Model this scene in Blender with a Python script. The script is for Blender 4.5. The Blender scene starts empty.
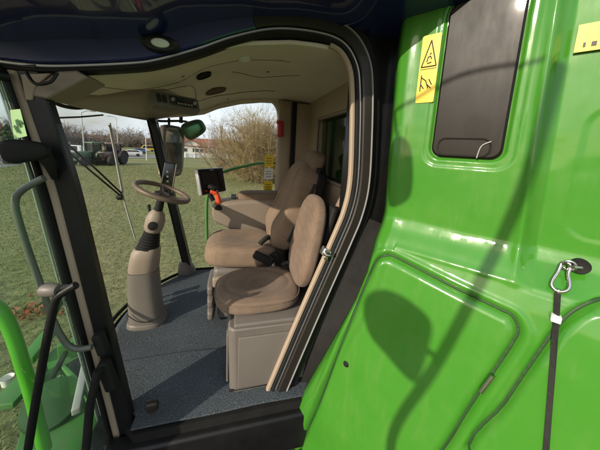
import bpy, bmesh, math, random
import numpy as np
from mathutils import Vector, Matrix, Euler
R_ = math.radians
random.seed(7); np.random.seed(7)
scene = bpy.context.scene
COL = scene.collection

# ------------------------------------------------------------------ camera
# x = to the machine's right (away from the viewer), y = machine's front, z = 0 at the cab floor
FPX = 250.0; PPX, PPY = 300.0, 188.0
CAM = Vector((0, 0, 1.5))
yaw, pitch, roll = R_(-14.6), R_(-9.0), R_(3.0)
FW = Vector((math.cos(pitch)*math.cos(yaw), math.cos(pitch)*math.sin(yaw), math.sin(pitch)))
_r = FW.cross(Vector((0, 0, 1))).normalized(); _u = _r.cross(FW)
RT = _r*math.cos(roll) + _u*math.sin(roll); UP = _u*math.cos(roll) - _r*math.sin(roll)
cd = bpy.data.cameras.new('camera'); cam = bpy.data.objects.new('camera', cd); COL.objects.link(cam)
cam.matrix_world = Matrix(((RT.x, UP.x, -FW.x, CAM.x), (RT.y, UP.y, -FW.y, CAM.y), (RT.z, UP.z, -FW.z, CAM.z), (0, 0, 0, 1)))
cd.sensor_width = 36; cd.sensor_fit = 'HORIZONTAL'; cd.lens = FPX/600*36
cd.shift_y = (PPY-225)/600.0
cd.clip_start = 0.02; cd.clip_end = 2000
scene.camera = cam

# ------------------------------------------------------------------ light
SUN_AZ_VEC = Vector((-0.52, 0.85, 0)).normalized(); SUN_EL = R_(24)
sdir = Vector((SUN_AZ_VEC.x*math.cos(SUN_EL), SUN_AZ_VEC.y*math.cos(SUN_EL), math.sin(SUN_EL)))
sl = bpy.data.lights.new('sun', 'SUN'); sun = bpy.data.objects.new('sun', sl); COL.objects.link(sun)
sl.energy = 3.7; sl.angle = R_(0.6); sl.color = (1.0, 0.88, 0.72)
sun.rotation_euler = sdir.to_track_quat('Z', 'Y').to_euler()
w = bpy.data.worlds.new('World'); scene.world = w; w.use_nodes = True
nt = w.node_tree; nt.nodes.clear()
sky = nt.nodes.new('ShaderNodeTexSky'); sky.sky_type = 'NISHITA'; sky.sun_disc = False
sky.sun_elevation = SUN_EL; sky.sun_rotation = math.atan2(SUN_AZ_VEC.x, SUN_AZ_VEC.y)
sky.air_density = 1.3; sky.dust_density = 3.0; sky.ozone_density = 1.0
tc = nt.nodes.new('ShaderNodeTexCoord'); mp = nt.nodes.new('ShaderNodeMapping'); mp.inputs['Scale'].default_value = (1, 1, 3.2)
nz = nt.nodes.new('ShaderNodeTexNoise'); nz.inputs['Scale'].default_value = 1.6; nz.inputs['Detail'].default_value = 7; nz.inputs['Roughness'].default_value = 0.55
cr = nt.nodes.new('ShaderNodeValToRGB'); cr.color_ramp.elements[0].position = 0.36; cr.color_ramp.elements[1].position = 0.62
cr.color_ramp.elements[0].color = (0.25, 0.25, 0.25, 1); cr.color_ramp.elements[1].color = (0.9, 0.9, 0.9, 1)
mx = nt.nodes.new('ShaderNodeMix'); mx.data_type = 'RGBA'; mx.inputs['B'].default_value = (7.4, 8.0, 8.9, 1)
bg = nt.nodes.new('ShaderNodeBackground'); bg.inputs['Strength'].default_value = 0.112; wo = nt.nodes.new('ShaderNodeOutputWorld')
L = nt.links.new
L(tc.outputs['Generated'], mp.inputs['Vector']); L(mp.outputs['Vector'], nz.inputs['Vector']); L(nz.outputs['Fac'], cr.inputs['Fac'])
L(cr.outputs['Color'], mx.inputs['Factor']); L(sky.outputs['Color'], mx.inputs['A']); L(mx.outputs['Result'], bg.inputs['Color']); L(bg.outputs['Background'], wo.inputs['Surface'])
vs = scene.view_settings; vs.view_transform = 'Standard'; vs.look = 'None'; vs.exposure = 0.42; vs.gamma = 1; vs.use_curve_mapping = False
scene.render.engine = 'CYCLES'
scene.cycles.max_bounces = 10; scene.cycles.transparent_max_bounces = 24

# ------------------------------------------------------------------ helpers: points on real planes
def ray(x, y): return FW + RT*((x-PPX)/FPX) - UP*((y-PPY)/FPX)
def at(x, y, X=None, Y=None, Z=None):
    d = ray(x, y)
    t = (X-CAM.x)/d.x if X is not None else (Y-CAM.y)/d.y if Y is not None else (Z-CAM.z)/d.z
    return CAM + d*t

# ------------------------------------------------------------------ materials
def mat(name, color, rough=0.5, metal=0.0, coat=0.0, spec=0.5, noise=None, bump=None, color2=None, sheen=0, speck=None, coat_rough=0.04, stretch=(1, 1, 1), rvar=0.0):
    m = bpy.data.materials.new(name); m.use_nodes = True
    n = m.node_tree.nodes; l = m.node_tree.links.new; b = n['Principled BSDF']
    c = tuple(color)+(1,)
    b.inputs['Base Color'].default_value = c; b.inputs['Roughness'].default_value = rough; b.inputs['Metallic'].default_value = metal
    b.inputs['Coat Weight'].default_value = coat; b.inputs['Coat Roughness'].default_value = coat_rough
    b.inputs['Specular IOR Level'].default_value = spec; b.inputs['Sheen Weight'].default_value = sheen
    t = n.new('ShaderNodeTexCoord'); mpn = n.new('ShaderNodeMapping'); mpn.inputs['Scale'].default_value = stretch; l(t.outputs['Object'], mpn.inputs['Vector'])
    vec = mpn.outputs['Vector']
    if noise:                                  # (scale, amount)
        a = n.new('ShaderNodeTexNoise'); a.inputs['Scale'].default_value = noise[0]; a.inputs['Detail'].default_value = 8; a.inputs['Roughness'].default_value = 0.6
        l(vec, a.inputs['Vector'])
        r = n.new('ShaderNodeMapRange'); r.inputs['From Min'].default_value = 0.3; r.inputs['From Max'].default_value = 0.7; l(a.outputs['Fac'], r.inputs['Value'])
        x = n.new('ShaderNodeMix'); x.data_type = 'RGBA'
        c2 = color2 if color2 else tuple(v*(1-noise[1]) for v in color)
        x.inputs['A'].default_value = c; x.inputs['B'].default_value = tuple(c2)+(1,); l(r.outputs['Result'], x.inputs['Factor'])
        out = x.outputs['Result']
        if speck:                              # (scale, colour, threshold)
            s = n.new('ShaderNodeTexNoise'); s.inputs['Scale'].default_value = speck[0]; s.inputs['Detail'].default_value = 2; l(vec, s.inputs['Vector'])
            sr = n.new('ShaderNodeMapRange'); sr.inputs['From Min'].default_value = speck[2]; sr.inputs['From Max'].default_value = speck[2]+0.06; l(s.outputs['Fac'], sr.inputs['Value'])
            x2 = n.new('ShaderNodeMix'); x2.data_type = 'RGBA'; l(out, x2.inputs['A']); x2.inputs['B'].default_value = tuple(speck[1])+(1,); l(sr.outputs['Result'], x2.inputs['Factor']); out = x2.outputs['Result']
        l(out, b.inputs['Base Color'])
        if rvar:
            rr = n.new('ShaderNodeMapRange'); rr.inputs['To Min'].default_value = rough; rr.inputs['To Max'].default_value = rough+rvar; l(a.outputs['Fac'], rr.inputs['Value']); l(rr.outputs['Result'], b.inputs['Roughness'])
    if bump:                                   # (scale, strength, distance)
        a = n.new('ShaderNodeTexNoise'); a.inputs['Scale'].default_value = bump[0]; a.inputs['Detail'].default_value = 4; l(vec, a.inputs['Vector'])
        bp = n.new('ShaderNodeBump'); bp.inputs['Strength'].default_value = bump[1]; bp.inputs['Distance'].default_value = bump[2]
        l(a.outputs['Fac'], bp.inputs['Height']); l(bp.outputs['Normal'], b.inputs['Normal'])
    return m
def glass(name, tint=(1, 1, 1), ior=1.45, dirt=0.03, dirtcol=(0.7, 0.7, 0.62)):
    m = bpy.data.materials.new(name); m.use_nodes = True; n = m.node_tree.nodes; l = m.node_tree.links.new; n.clear()
    o = n.new('ShaderNodeOutputMaterial'); tr = n.new('ShaderNodeBsdfTransparent'); tr.inputs['Color'].default_value = tint+(1,)
    gl = n.new('ShaderNodeBsdfGlossy'); gl.inputs['Roughness'].default_value = 0.02
    fr = n.new('ShaderNodeFresnel'); fr.inputs['IOR'].default_value = ior; mxs = n.new('ShaderNodeMixShader')
    l(fr.outputs['Fac'], mxs.inputs['Fac']); l(tr.outputs['BSDF'], mxs.inputs[1]); l(gl.outputs['BSDF'], mxs.inputs[2])
    df = n.new('ShaderNodeBsdfDiffuse'); df.inputs['Color'].default_value = dirtcol+(1,)
    a = n.new('ShaderNodeTexNoise'); a.inputs['Scale'].default_value = 5; a.inputs['Detail'].default_value = 6
    r = n.new('ShaderNodeMapRange'); r.inputs['From Min'].default_value = 0.35; r.inputs['From Max'].default_value = 0.75; r.inputs['To Max'].default_value = dirt*2
    l(a.outputs['Fac'], r.inputs['Value']); m2 = n.new('ShaderNodeMixShader'); l(r.outputs['Result'], m2.inputs['Fac']); l(mxs.outputs['Shader'], m2.inputs[1]); l(df.outputs['BSDF'], m2.inputs[2])
    l(m2.outputs['Shader'], o.inputs['Surface']); return m

def velour(name, c1, c2, dots=True):
    m = mat(name, c1, 0.9, spec=0.15, noise=(7, 0.25), color2=c2, sheen=0.08)
    n = m.node_tree.nodes; l = m.node_tree.links.new; b = n['Principled BSDF']
    t = n.new('ShaderNodeTexCoord'); v = n.new('ShaderNodeTexVoronoi'); v.inputs['Scale'].default_value = 75; v.inputs['Randomness'].default_value = 0.15
    l(t.outputs['Object'], v.inputs['Vector'])
    r = n.new('ShaderNodeMapRange'); r.inputs['From Min'].default_value = 0.1; r.inputs['From Max'].default_value = 0.45; r.inputs['To Min'].default_value = 0.72 if dots else 0.9; r.inputs['To Max'].default_value = 1.06
    l(v.outputs['Distance'], r.inputs['Value'])
    src = b.inputs['Base Color'].links[0].from_socket
    mm = n.new('ShaderNodeMix'); mm.data_type = 'RGBA'; mm.blend_type = 'MULTIPLY'; mm.inputs['Factor'].default_value = 1
    l(src, mm.inputs['A']); l(r.outputs['Result'], mm.inputs['B']); l(mm.outputs['Result'], b.inputs['Base Color'])
    a = n.new('ShaderNodeTexNoise'); a.inputs['Scale'].default_value = 260; l(t.outputs['Object'], a.inputs['Vector'])
    bp = n.new('ShaderNodeBump'); bp.inputs['Strength'].default_value = 0.5; bp.inputs['Distance'].default_value = 0.002; l(a.outputs['Fac'], bp.inputs['Height']); l(bp.outputs['Normal'], b.inputs['Normal'])
    return m

M = {}
M['green'] = mat('green_paint', (0.038, 0.200, 0.014), 0.32, coat=0.9, spec=0.15, noise=(2.6, 0.1), color2=(0.058, 0.222, 0.022), bump=(55, 0.05, 0.001), coat_rough=0.05, rvar=0.14)
def add_waves(m):
    n = m.node_tree.nodes; l = m.node_tree.links.new; b = n['Principled BSDF']; t = n.new('ShaderNodeTexCoord')
    fine = b.inputs['Normal'].links[0].from_socket
    a = n.new('ShaderNodeTexNoise'); a.inputs['Scale'].default_value = 4.5; a.inputs['Detail'].default_value = 2; l(t.outputs['Object'], a.inputs['Vector'])
    bp = n.new('ShaderNodeBump'); bp.inputs['Strength'].default_value = 1.0; bp.inputs['Distance'].default_value = 0.007; l(a.outputs['Fac'], bp.inputs['Height']); l(fine, bp.inputs['Normal'])
    l(bp.outputs['Normal'], b.inputs['Normal']); l(bp.outputs['Normal'], b.inputs['Coat Normal'])
    # thin film of road dust in streaks
    mpn = n.new('ShaderNodeMapping'); mpn.inputs['Scale'].default_value = (9, 9, 1.6); l(t.outputs['Object'], mpn.inputs['Vector'])
    d = n.new('ShaderNodeTexNoise'); d.inputs['Scale'].default_value = 2.2; d.inputs['Detail'].default_value = 9; d.inputs['Roughness'].default_value = 0.7; l(mpn.outputs['Vector'], d.inputs['Vector'])
    r = n.new('ShaderNodeMapRange'); r.inputs['From Min'].default_value = 0.5; r.inputs['From Max'].default_value = 0.8; r.inputs['To Max'].default_value = 0.16; l(d.outputs['Fac'], r.inputs['Value'])
    src = b.inputs['Base Color'].links[0].from_socket; x = n.new('ShaderNodeMix'); x.data_type = 'RGBA'; l(src, x.inputs['A']); x.inputs['B'].default_value = (0.22, 0.25, 0.12, 1); l(r.outputs['Result'], x.inputs['Factor']); l(x.outputs['Result'], b.inputs['Base Color'])
    r2 = n.new('ShaderNodeMapRange'); r2.inputs['From Min'].default_value = 0.35; r2.inputs['From Max'].default_value = 0.75; r2.inputs['To Min'].default_value = 0.03; r2.inputs['To Max'].default_value = 0.22; l(d.outputs['Fac'], r2.inputs['Value']); l(r2.outputs['Result'], b.inputs['Coat Roughness'])
add_waves(M['green'])
M['green_dull'] = mat('green_plate', (0.035, 0.20, 0.02), 0.5, noise=(9, 0.4), color2=(0.07, 0.16, 0.05), rvar=0.2)
M['green_dark'] = mat('green_body', (0.02, 0.09, 0.015), 0.5, noise=(5, 0.4))
M['headliner'] = mat('headliner_fabric', (0.66, 0.585, 0.49), 0.95, spec=0.1, noise=(3, 0.12), bump=(220, 0.4, 0.002), sheen=0.2)
M['beige'] = mat('beige_plastic', (0.25, 0.20, 0.155), 0.55, noise=(5, 0.1), bump=(150, 0.25, 0.001))
M['tan'] = mat('tan_trim', (0.37, 0.285, 0.205), 0.6, noise=(4, 0.1), bump=(120, 0.2, 0.001))
M['taupe'] = mat('taupe_plastic', (0.150, 0.132, 0.115), 0.5, noise=(4, 0.12), bump=(160, 0.3, 0.001))
M['black'] = mat('black_paint', (0.006, 0.006, 0.007), 0.36, coat=0.1, spec=0.3, noise=(6, 0.3), color2=(0.011, 0.010, 0.010), rvar=0.2)
M['rubber'] = mat('black_rubber', (0.009, 0.009, 0.009), 0.7, spec=0.25, noise=(10, 0.4), color2=(0.017, 0.016, 0.015), bump=(60, 0.3, 0.002))
M['frame'] = mat('brown_black_frame', (0.026, 0.021, 0.018), 0.38, coat=0.15, spec=0.35, noise=(4, 0.3), rvar=0.15)
M['sky_tint'] = mat('dark_plastic_sky_tint', (0.016, 0.024, 0.13), 0.16, coat=1.0, noise=(2, 0.3), rvar=0.12)  # dark gloss; the blue base colour stands in for reflected sky
M['fabric'] = velour('brown_velour', (0.20, 0.142, 0.102), (0.15, 0.107, 0.078))
M['fabric_light'] = velour('light_brown_velour', (0.24, 0.17, 0.118), (0.19, 0.135, 0.094))
M['wheel'] = mat('steering_wheel_skin', (0.16, 0.115, 0.085), 0.5, noise=(10, 0.2), bump=(150, 0.3, 0.001))
M['mat'] = mat('carpet', (0.060, 0.072, 0.085), 0.95, spec=0.1, noise=(6, 0.35), color2=(0.048, 0.056, 0.064), speck=(230, (0.12, 0.14, 0.155), 0.54), bump=(170, 0.9, 0.006))
M['steel'] = mat('zinc_steel', (0.6, 0.58, 0.54), 0.25, metal=1, noise=(20, 0.2))
M['pane2'] = mat('display_pane', (0.05, 0.06, 0.05), 0.15, noise=(6, 0.2))
M['chrome'] = mat('mirror_glass', (0.75, 0.78, 0.78), 0.03, metal=1)
M['screen'] = mat('screen_glass', (0.02, 0.02, 0.022), 0.12, coat=0.6, noise=(6, 0.3))
M['silver'] = mat('silver_bezel', (0.45, 0.45, 0.45), 0.35, metal=0.4, noise=(8, 0.1))
M['orange'] = mat('orange_red_plastic', (0.75, 0.09, 0.03), 0.4, noise=(8, 0.1))
M['red'] = mat('red_plastic', (0.5, 0.015, 0.012), 0.4, noise=(8, 0.1))
M['yellow'] = mat('yellow_decal', (0.80, 0.56, 0.01), 0.4, coat=0.3, noise=(12, 0.06))
M['white'] = mat('white_paint', (0.75, 0.75, 0.72), 0.5, noise=(6, 0.08))
M['ink'] = mat('black_print', (0.02, 0.02, 0.02), 0.5, noise=(6, 0.2))
M['smoke'] = mat('smoked_panel', (0.014, 0.011, 0.009), 0.26, coat=0.1, spec=0.2, noise=(3.5, 0.45), color2=(0.007, 0.006, 0.005), stretch=(3, 3, 1), rvar=0.3)
M['glass'] = glass('clear_glass', (0.96, 0.98, 0.96), 1.12, 0.06)
M['glass_green'] = glass('green_tinted_glass', (0.78, 0.88, 0.81), 1.35, 0.09, (0.45, 0.55, 0.45))
M['glass_dark'] = mat('dark_green_glass', (0.02, 0.055, 0.02), 0.1, coat=0.6, noise=(3, 0.5))
M['webbing'] = mat('black_webbing', (0.02, 0.02, 0.018), 0.8, noise=(40, 0.4), bump=(180, 0.8, 0.003))

# ------------------------------------------------------------------ mesh helpers
class MB:
    def __init__(s): s.v = []; s.f = []
    def add(s, vs_, fs):
        k = len(s.v); s.v += [tuple(p) for p in vs_]; s.f += [tuple(i+k for i in f) for f in fs]; return s
    def box(s, c, size, rot=None, bev=0):
        bm = bmesh.new(); bmesh.ops.create_cube(bm, size=1)
        for v in bm.verts: v.co = Vector((v.co.x*size[0], v.co.y*size[1], v.co.z*size[2]))
        if bev: bmesh.ops.bevel(bm, geom=list(bm.edges), offset=bev, segments=3, profile=0.5, affect='EDGES')
        mt = Matrix.Translation(Vector(c)) @ ((rot if isinstance(rot, Matrix) else Euler(rot).to_matrix()).to_4x4() if rot is not None else Matrix())
        bm.transform(mt); bm.verts.index_update()
        s.add([v.co for v in bm.verts], [[v.index for v in f.verts] for f in bm.faces]); bm.free(); return s
    def tube(s, pts, r, n=10, closed=False, cap=True):
        pts = [Vector(p) for p in pts]; N = len(pts); rs = r if isinstance(r, (list, tuple)) else [r]*N
        rings = []; prev = None
        for i, p in enumerate(pts):
            if closed: t = (pts[(i+1) % N]-pts[i-1])
            else: t = pts[min(i+1, N-1)]-pts[max(i-1, 0)]
            t.normalize()
            if prev is None:
                a = Vector((0, 0, 1)) if abs(t.z) < 0.9 else Vector((1, 0, 0)); a = t.cross(a).normalized()
            else:
                a = prev - t*prev.dot(t); a.normalize()
            prev = a; b = t.cross(a)
            rings.append([p+(a*math.cos(2*math.pi*k/n)+b*math.sin(2*math.pi*k/n))*rs[i] for k in range(n)])
        vsx = [q for rg in rings for q in rg]; fs = []
        for i in range(N if closed else N-1):
            j = (i+1) % N
            for k in range(n): fs.append((i*n+k, i*n+(k+1) % n, j*n+(k+1) % n, j*n+k))
        if cap and not closed: fs.append(tuple(range(n-1, -1, -1))); fs.append(tuple((N-1)*n+k for k in range(n)))
        return s.add(vsx, fs)
    def grid(s, fn, nu, nv, thick=None):
        P = [[Vector(fn(i/nu, j/nv)) for j in range(nv+1)] for i in range(nu+1)]
        vsx = [p for row in P for p in row]
        fs = [(i*(nv+1)+j, (i+1)*(nv+1)+j, (i+1)*(nv+1)+j+1, i*(nv+1)+j+1) for i in range(nu) for j in range(nv)]
        return s.add(vsx, fs)
    def pad(s, c, size, rot=None, e=4.5, n=20, deform=None):
        R = Euler(rot).to_matrix() if rot is not None else Matrix.Identity(3)
        bm = bmesh.new(); bmesh.ops.create_cube(bm, size=2); bmesh.ops.subdivide_edges(bm, edges=list(bm.edges), cuts=n, use_grid_fill=True)
        out = []
        for v in bm.verts:
            p = v.co; k = (abs(p.x)**e+abs(p.y)**e+abs(p.z)**e)**(1/e); q = p/k
            q = Vector((q.x, q.y, q.z))
            if deform: q = Vector(deform(q))
            q = Vector((q.x*size[0]/2, q.y*size[1]/2, q.z*size[2]/2)); out.append(R @ q + Vector(c))
        bm.verts.index_update(); s.add(out, [[v.index for v in f.verts] for f in bm.faces]); bm.free(); return s
    def lathe(s, prof, c, axis=Vector((0, 0, 1)), n=28, sx=1, sy=1):
        q = Vector((0, 0, 1)).rotation_difference(Vector(axis).normalized()).to_matrix()
        vsx = []; 
        for r, z in prof:
            for k in range(n): vsx.append(Vector(c)+q@Vector((r*sx*math.cos(2*math.pi*k/n), r*sy*math.sin(2*math.pi*k/n), z)))
        fs = [(i*n+k, i*n+(k+1) % n, (i+1)*n+(k+1) % n, (i+1)*n+k) for i in range(len(prof)-1) for k in range(n)]
        fs += [tuple(range(n-1, -1, -1)), tuple((len(prof)-1)*n+k for k in range(n))]
        return s.add(vsx, fs)
    def loft(s, rings, cap=True, closed=True):
        n = len(rings[0]); vsx = [Vector(p) for r in rings for p in r]; fs = []
        for i in range(len(rings)-1):
            for k in range(n if closed else n-1): fs.append((i*n+k, i*n+(k+1) % n, (i+1)*n+(k+1) % n, (i+1)*n+k))
        if cap: fs.append(tuple(range(n-1, -1, -1))); fs.append(tuple((len(rings)-1)*n+k for k in range(n)))
        return s.add(vsx, fs)
    def slab(s, poly, d):
        """poly: planar list of points, extruded by vector d"""
        a = [Vector(p) for p in poly]; d = Vector(d); n = len(a)
        return s.add(a+[p+d for p in a], [tuple(range(n)), tuple(range(2*n-1, n-1, -1))]+[(k, k+n, (k+1) % n+n, (k+1) % n) for k in range(n)])
    def build(s, name, m, parent=None, smooth=True, ang=40, label=None, bevel=0, solid=0):
        me = bpy.data.meshes.new(name); me.from_pydata([tuple(v) for v in s.v], [], s.f); me.update()
        bm = bmesh.new(); bm.from_mesh(me); bmesh.ops.recalc_face_normals(bm, faces=bm.faces); bm.to_mesh(me); bm.free()
        o = bpy.data.objects.new(name, me); COL.objects.link(o); me.materials.append(m)
        if smooth:
            me.polygons.foreach_set('use_smooth', [True]*len(me.polygons))
            try: me.set_sharp_from_angle(angle=R_(ang))
            except Exception: pass
        if solid:
            md = o.modifiers.new('s', 'SOLIDIFY'); md.thickness = solid; md.offset = 0
        if bevel:
            md = o.modifiers.new('b', 'BEVEL'); md.width = bevel; md.segments = 2; md.limit_method = 'ANGLE'; md.angle_limit = R_(40)
        if parent is not None:
            o.parent = parent; bpy.context.view_layer.update() if parent.type == 'EMPTY' and not parent.get('_u') else None
            o.matrix_parent_inverse = WORLD(parent).inverted()
        if label: o['label'] = label
        return o
def WORLD(o):
    m = Matrix.LocRotScale(o.location, o.rotation_euler, o.scale)
    return m if o.parent is None else WORLD(o.parent) @ o.matrix_parent_inverse @ m
def tag(o, label=None, cat=None, group=None, kind=None):
    if label: o['label'] = label
    if cat: o['category'] = cat
    if group: o['group'] = group
    if kind: o['kind'] = kind
    return o
def empty(name, loc, rz=0):
    o = bpy.data.objects.new(name, None); COL.objects.link(o); o.location = loc; o.rotation_euler = (0, 0, rz); o.empty_display_size = 0.2; return o
def local(mb, name, m, root, **k):          # mesh authored in the root's own coordinates
    o = mb.build(name, m, None, **k); o.parent = root; return o
def spline(pts, n=8, closed=False):
    P = [Vector(p) for p in pts]; out = []; N = len(P)
    for i in range(N if closed else N-1):
        if closed: a, b, c, d = P[i-1], P[i], P[(i+1) % N], P[(i+2) % N]
        else: a, b, c, d = P[max(i-1, 0)], P[i], P[i+1], P[min(i+2, N-1)]
        for k in range(n):
            t = k/n
            out.append(0.5*((2*b)+(c-a)*t+(2*a-5*b+4*c-d)*t*t+(3*b-a-3*c+d)*t*t*t))
    if not closed: out.append(P[-1])
    return out
def lerp(a, b, t): return a+(b-a)*t
def interp(x, xs, ys): return float(np.interp(x, xs, ys))
def ribbon(mb, curve, o0, o1, x0, x1):
    """closed strip along a curve in the y-z plane: in-plane offsets o0..o1 (to the left of travel), depth x0..x1"""
    N = len(curve); rings = []
    for i in range(N):
        t = (curve[min(i+1, N-1)]-curve[max(i-1, 0)]); t = Vector((0, t.y, t.z)).normalized(); nrm = Vector((0, t.z, -t.y))
        a = curve[i]+nrm*o0; b = curve[i]+nrm*o1
        e = min(0.006, abs(o1-o0)/4)*(1 if o1 > o0 else -1); ex = min(0.006, abs(x1-x0)/4)
        a2 = curve[i]+nrm*(o0+e); b2 = curve[i]+nrm*(o1-e)
        rings.append([(x0, a2.y, a2.z), (x0, b2.y, b2.z), (x0+ex, b.y, b.z), (x1-ex, b.y, b.z), (x1, b2.y, b2.z), (x1, a2.y, a2.z), (x1-ex, a.y, a.z), (x0+ex, a.y, a.z)])
    mb.loft(rings); return mb

GZ = -2.0   # ground level below the cab floor
# ================================================================== SETTING
def ground_mat():
    m = mat('lawn_soil', (0.135, 0.160, 0.065), 0.95, spec=0.05, noise=(0.3, 0.3), color2=(0.205, 0.195, 0.10))
    n = m.node_tree.nodes; l = m.node_tree.links.new; b = n['Principled BSDF']; src = b.inputs['Base Color'].links[0].from_socket
    t = n.new('ShaderNodeTexCoord'); a = n.new('ShaderNodeTexNoise'); a.inputs['Scale'].default_value = 5; a.inputs['Detail'].default_value = 12; a.inputs['Roughness'].default_value = 0.7
    l(t.outputs['Object'], a.inputs['Vector']); r = n.new('ShaderNodeMapRange'); r.inputs['From Min'].default_value = 0.3; r.inputs['From Max'].default_value = 0.7; r.inputs['To Min'].default_value = 0.45; r.inputs['To Max'].default_value = 1.5
    l(a.outputs['Fac'], r.inputs['Value']); mm = n.new('ShaderNodeMix'); mm.data_type = 'RGBA'; mm.blend_type = 'MULTIPLY'; mm.inputs['Factor'].default_value = 1
    l(src, mm.inputs['A']); l(r.outputs['Result'], mm.inputs['B']); l(mm.outputs['Result'], b.inputs['Base Color'])
    bp = n.new('ShaderNodeBump'); bp.inputs['Distance'].default_value = 0.06; l(a.outputs['Fac'], bp.inputs['Height']); l(bp.outputs['Normal'], b.inputs['Normal'])
    return m
g = MB().add([(-600, -600, GZ), (900, -600, GZ), (900, 900, GZ), (-600, 900, GZ)], [(0, 1, 2, 3)]).build('ground', ground_mat(), smooth=False)
tag(g, kind='structure')
def strip(name, pts, half, z, m):
    mb = MB(); a = []; b = []
    for i, p in enumerate(pts):
        t = Vector(pts[min(i+1, len(pts)-1)])-Vector(pts[max(i-1, 0)]); t.normalize(); nn = Vector((-t.y, t.x))
        a.append((p[0]+nn.x*half, p[1]+nn.y*half, z)); b.append((p[0]-nn.x*half, p[1]-nn.y*half, z))
    k = len(pts); mb.add(a+b, [(i, i+1, k+i+1, k+i) for i in range(k-1)]); o = mb.build(name, m, smooth=False); o['kind'] = 'structure'; return o
M['asphalt'] = mat('asphalt', (0.16, 0.16, 0.165), 0.9, noise=(0.5, 0.25), bump=(30, 0.3, 0.01))
M['concrete'] = mat('concrete', (0.36, 0.34, 0.31), 0.9, noise=(0.8, 0.2))
# road: crosses behind the field, coming nearer at the left
p0 = at(-150, 172, Z=GZ); p1 = at(60, 156.5, Z=GZ); p2 = at(262, 157, Z=GZ)
road_pts = [(p0.x, p0.y), (p1.x, p1.y), (p2.x, p2.y), (p2.x+20, p2.y-80)]
strip('road', road_pts, 5.5, GZ+0.02, M['asphalt'])
dn = (Vector(road_pts[1])-Vector(road_pts[0])).normalized()
strip('kerb', [(x-6.0, y) for x, y in road_pts], 0.35, GZ+0.13, M['concrete'])

# grass blades on the near lawn
def grass():
    rng = np.random.default_rng(3); n = 230000
    X = 2.5+rng.random(n)**1.5*36; Y = rng.uniform(-6, 28, n)
    keep = (Y < 0.9*X+3.5) & (Y > -0.35*X) & ~((X < 4.0) & (Y < 1.2) & (Y > -3)); X = X[keep]; Y = Y[keep]; n = len(X)
    h = rng.uniform(0.02, 0.065, n); a = rng.uniform(0, 6.283, n); wd = rng.uniform(0.004, 0.009, n)*(1+X/16)
    lx = rng.normal(0, 0.03, n); ly = rng.normal(0, 0.03, n)
    V = np.empty((n, 3, 3)); V[:, 0] = np.c_[X+np.cos(a)*wd, Y+np.sin(a)*wd, np.full(n, GZ)]; V[:, 1] = np.c_[X-np.cos(a)*wd, Y-np.sin(a)*wd, np.full(n, GZ)]; V[:, 2] = np.c_[X+lx, Y+ly, GZ+h]
    me = bpy.data.meshes.new('grass'); me.from_pydata(V.reshape(-1, 3).tolist(), [], np.arange(3*n).reshape(-1, 3).tolist()); me.update()
    o = bpy.data.objects.new('grass', me); COL.objects.link(o)
    me.materials.append(mat('grass_blade', (0.120, 0.160, 0.055), 0.8, spec=0.15, noise=(0.7, 0.5), color2=(0.22, 0.205, 0.10)))
    tag(o, 'short worn grass growing on the field around the machine', 'grass', kind='stuff')
grass()

# ------------------------------------------------------------------ far background
def spot(px, dist):                     # ground point in the direction of the photo column px
    d = ray(px, 146); d = Vector((d.x, d.y, 0)).normalized(); return Vector((d.x*dist, d.y*dist, GZ))
def facing(p): return math.atan2(p.y, p.x)

M['bark'] = mat('bark', (0.10, 0.075, 0.05), 0.9, noise=(4, 0.4), bump=(20, 0.6, 0.02))
M['twig'] = mat('golden_twigs', (0.30, 0.225, 0.10), 0.8, noise=(0.7, 0.35), color2=(0.22, 0.16, 0.07))
M['twig_grey'] = mat('grey_brown_twigs', (0.24, 0.20, 0.165), 0.9, noise=(0.3, 0.35), color2=(0.17, 0.15, 0.13))
M['evergreen'] = mat('evergreen_leaves', (0.03, 0.055, 0.02), 0.8, noise=(0.8, 0.4))

def bare_crown(rng, H, spread, n1, n2, n3, base=0.15, r0=0.05, rt=0.006, droop=0.0):
    tr = MB(); tw = MB()
    def branch(mb, p, d, ln, r, k=5, wob=0.15, n=5):
        pts = [p]; dd = d.normalized()
        for i in range(k):
            dd = (dd+Vector(rng.normal(0, wob, 3))+Vector((0, 0, 0.06-droop*i/k))).normalized(); pts.append(pts[-1]+dd*ln/k)
        mb.tube(pts, [r*(1-0.75*i/k) for i in range(k+1)], n=n, cap=False); return pts, dd
    for i in range(n1):
        a = rng.uniform(0, 6.28); out = rng.uniform(0.05, 1)*spread
        p = Vector((math.cos(a)*0.25*out, math.sin(a)*0.25*out, 0)); d = Vector((math.cos(a)*out, math.sin(a)*out, H*0.8))
        pts, dd = branch(tr, p, d, H*rng.uniform(0.6, 0.85), r0, 6, 0.12)
        for j in range(n2):
            t = rng.uniform(0.12, 1); q = pts[min(int(t*6), 6)]
            d2 = (dd*0.6+Vector(rng.normal(0, 0.55, 3))); pts2, dd2 = branch(tw, q, d2, H*rng.uniform(0.18, 0.34), rt*2.2, 4, 0.18, 4)
            for k in range(n3):
                q2 = pts2[rng.integers(0, 5)]; branch(tw, q2, dd2*0.7+Vector(rng.normal(0, 0.6, 3)), H*rng.uniform(0.06, 0.16), rt, 3, 0.25, 3)
    return tr, tw
def shrub(px, dist, H, spread, seed, n1, n2, n3, m, label, cat='shrub', grp=None, name='bare_shrub', rt=0.012, r0=0.05):
    rng = np.random.default_rng(seed); t, tw = bare_crown(rng, H, spread, n1, n2, n3, r0=r0, rt=rt)
    r = empty(name, spot(px, dist), rng.uniform(0, 6)); tag(r, label, cat, grp)
    local(t, 'trunk', M['bark'], r); local(tw, 'crown', m, r, smooth=False); return r
shrub(262, 25, 8.0, 6.2, 11, 42, 26, 19, M['twig'], 'big golden brown leafless shrub seen through the far side window', rt=0.0075)
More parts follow.
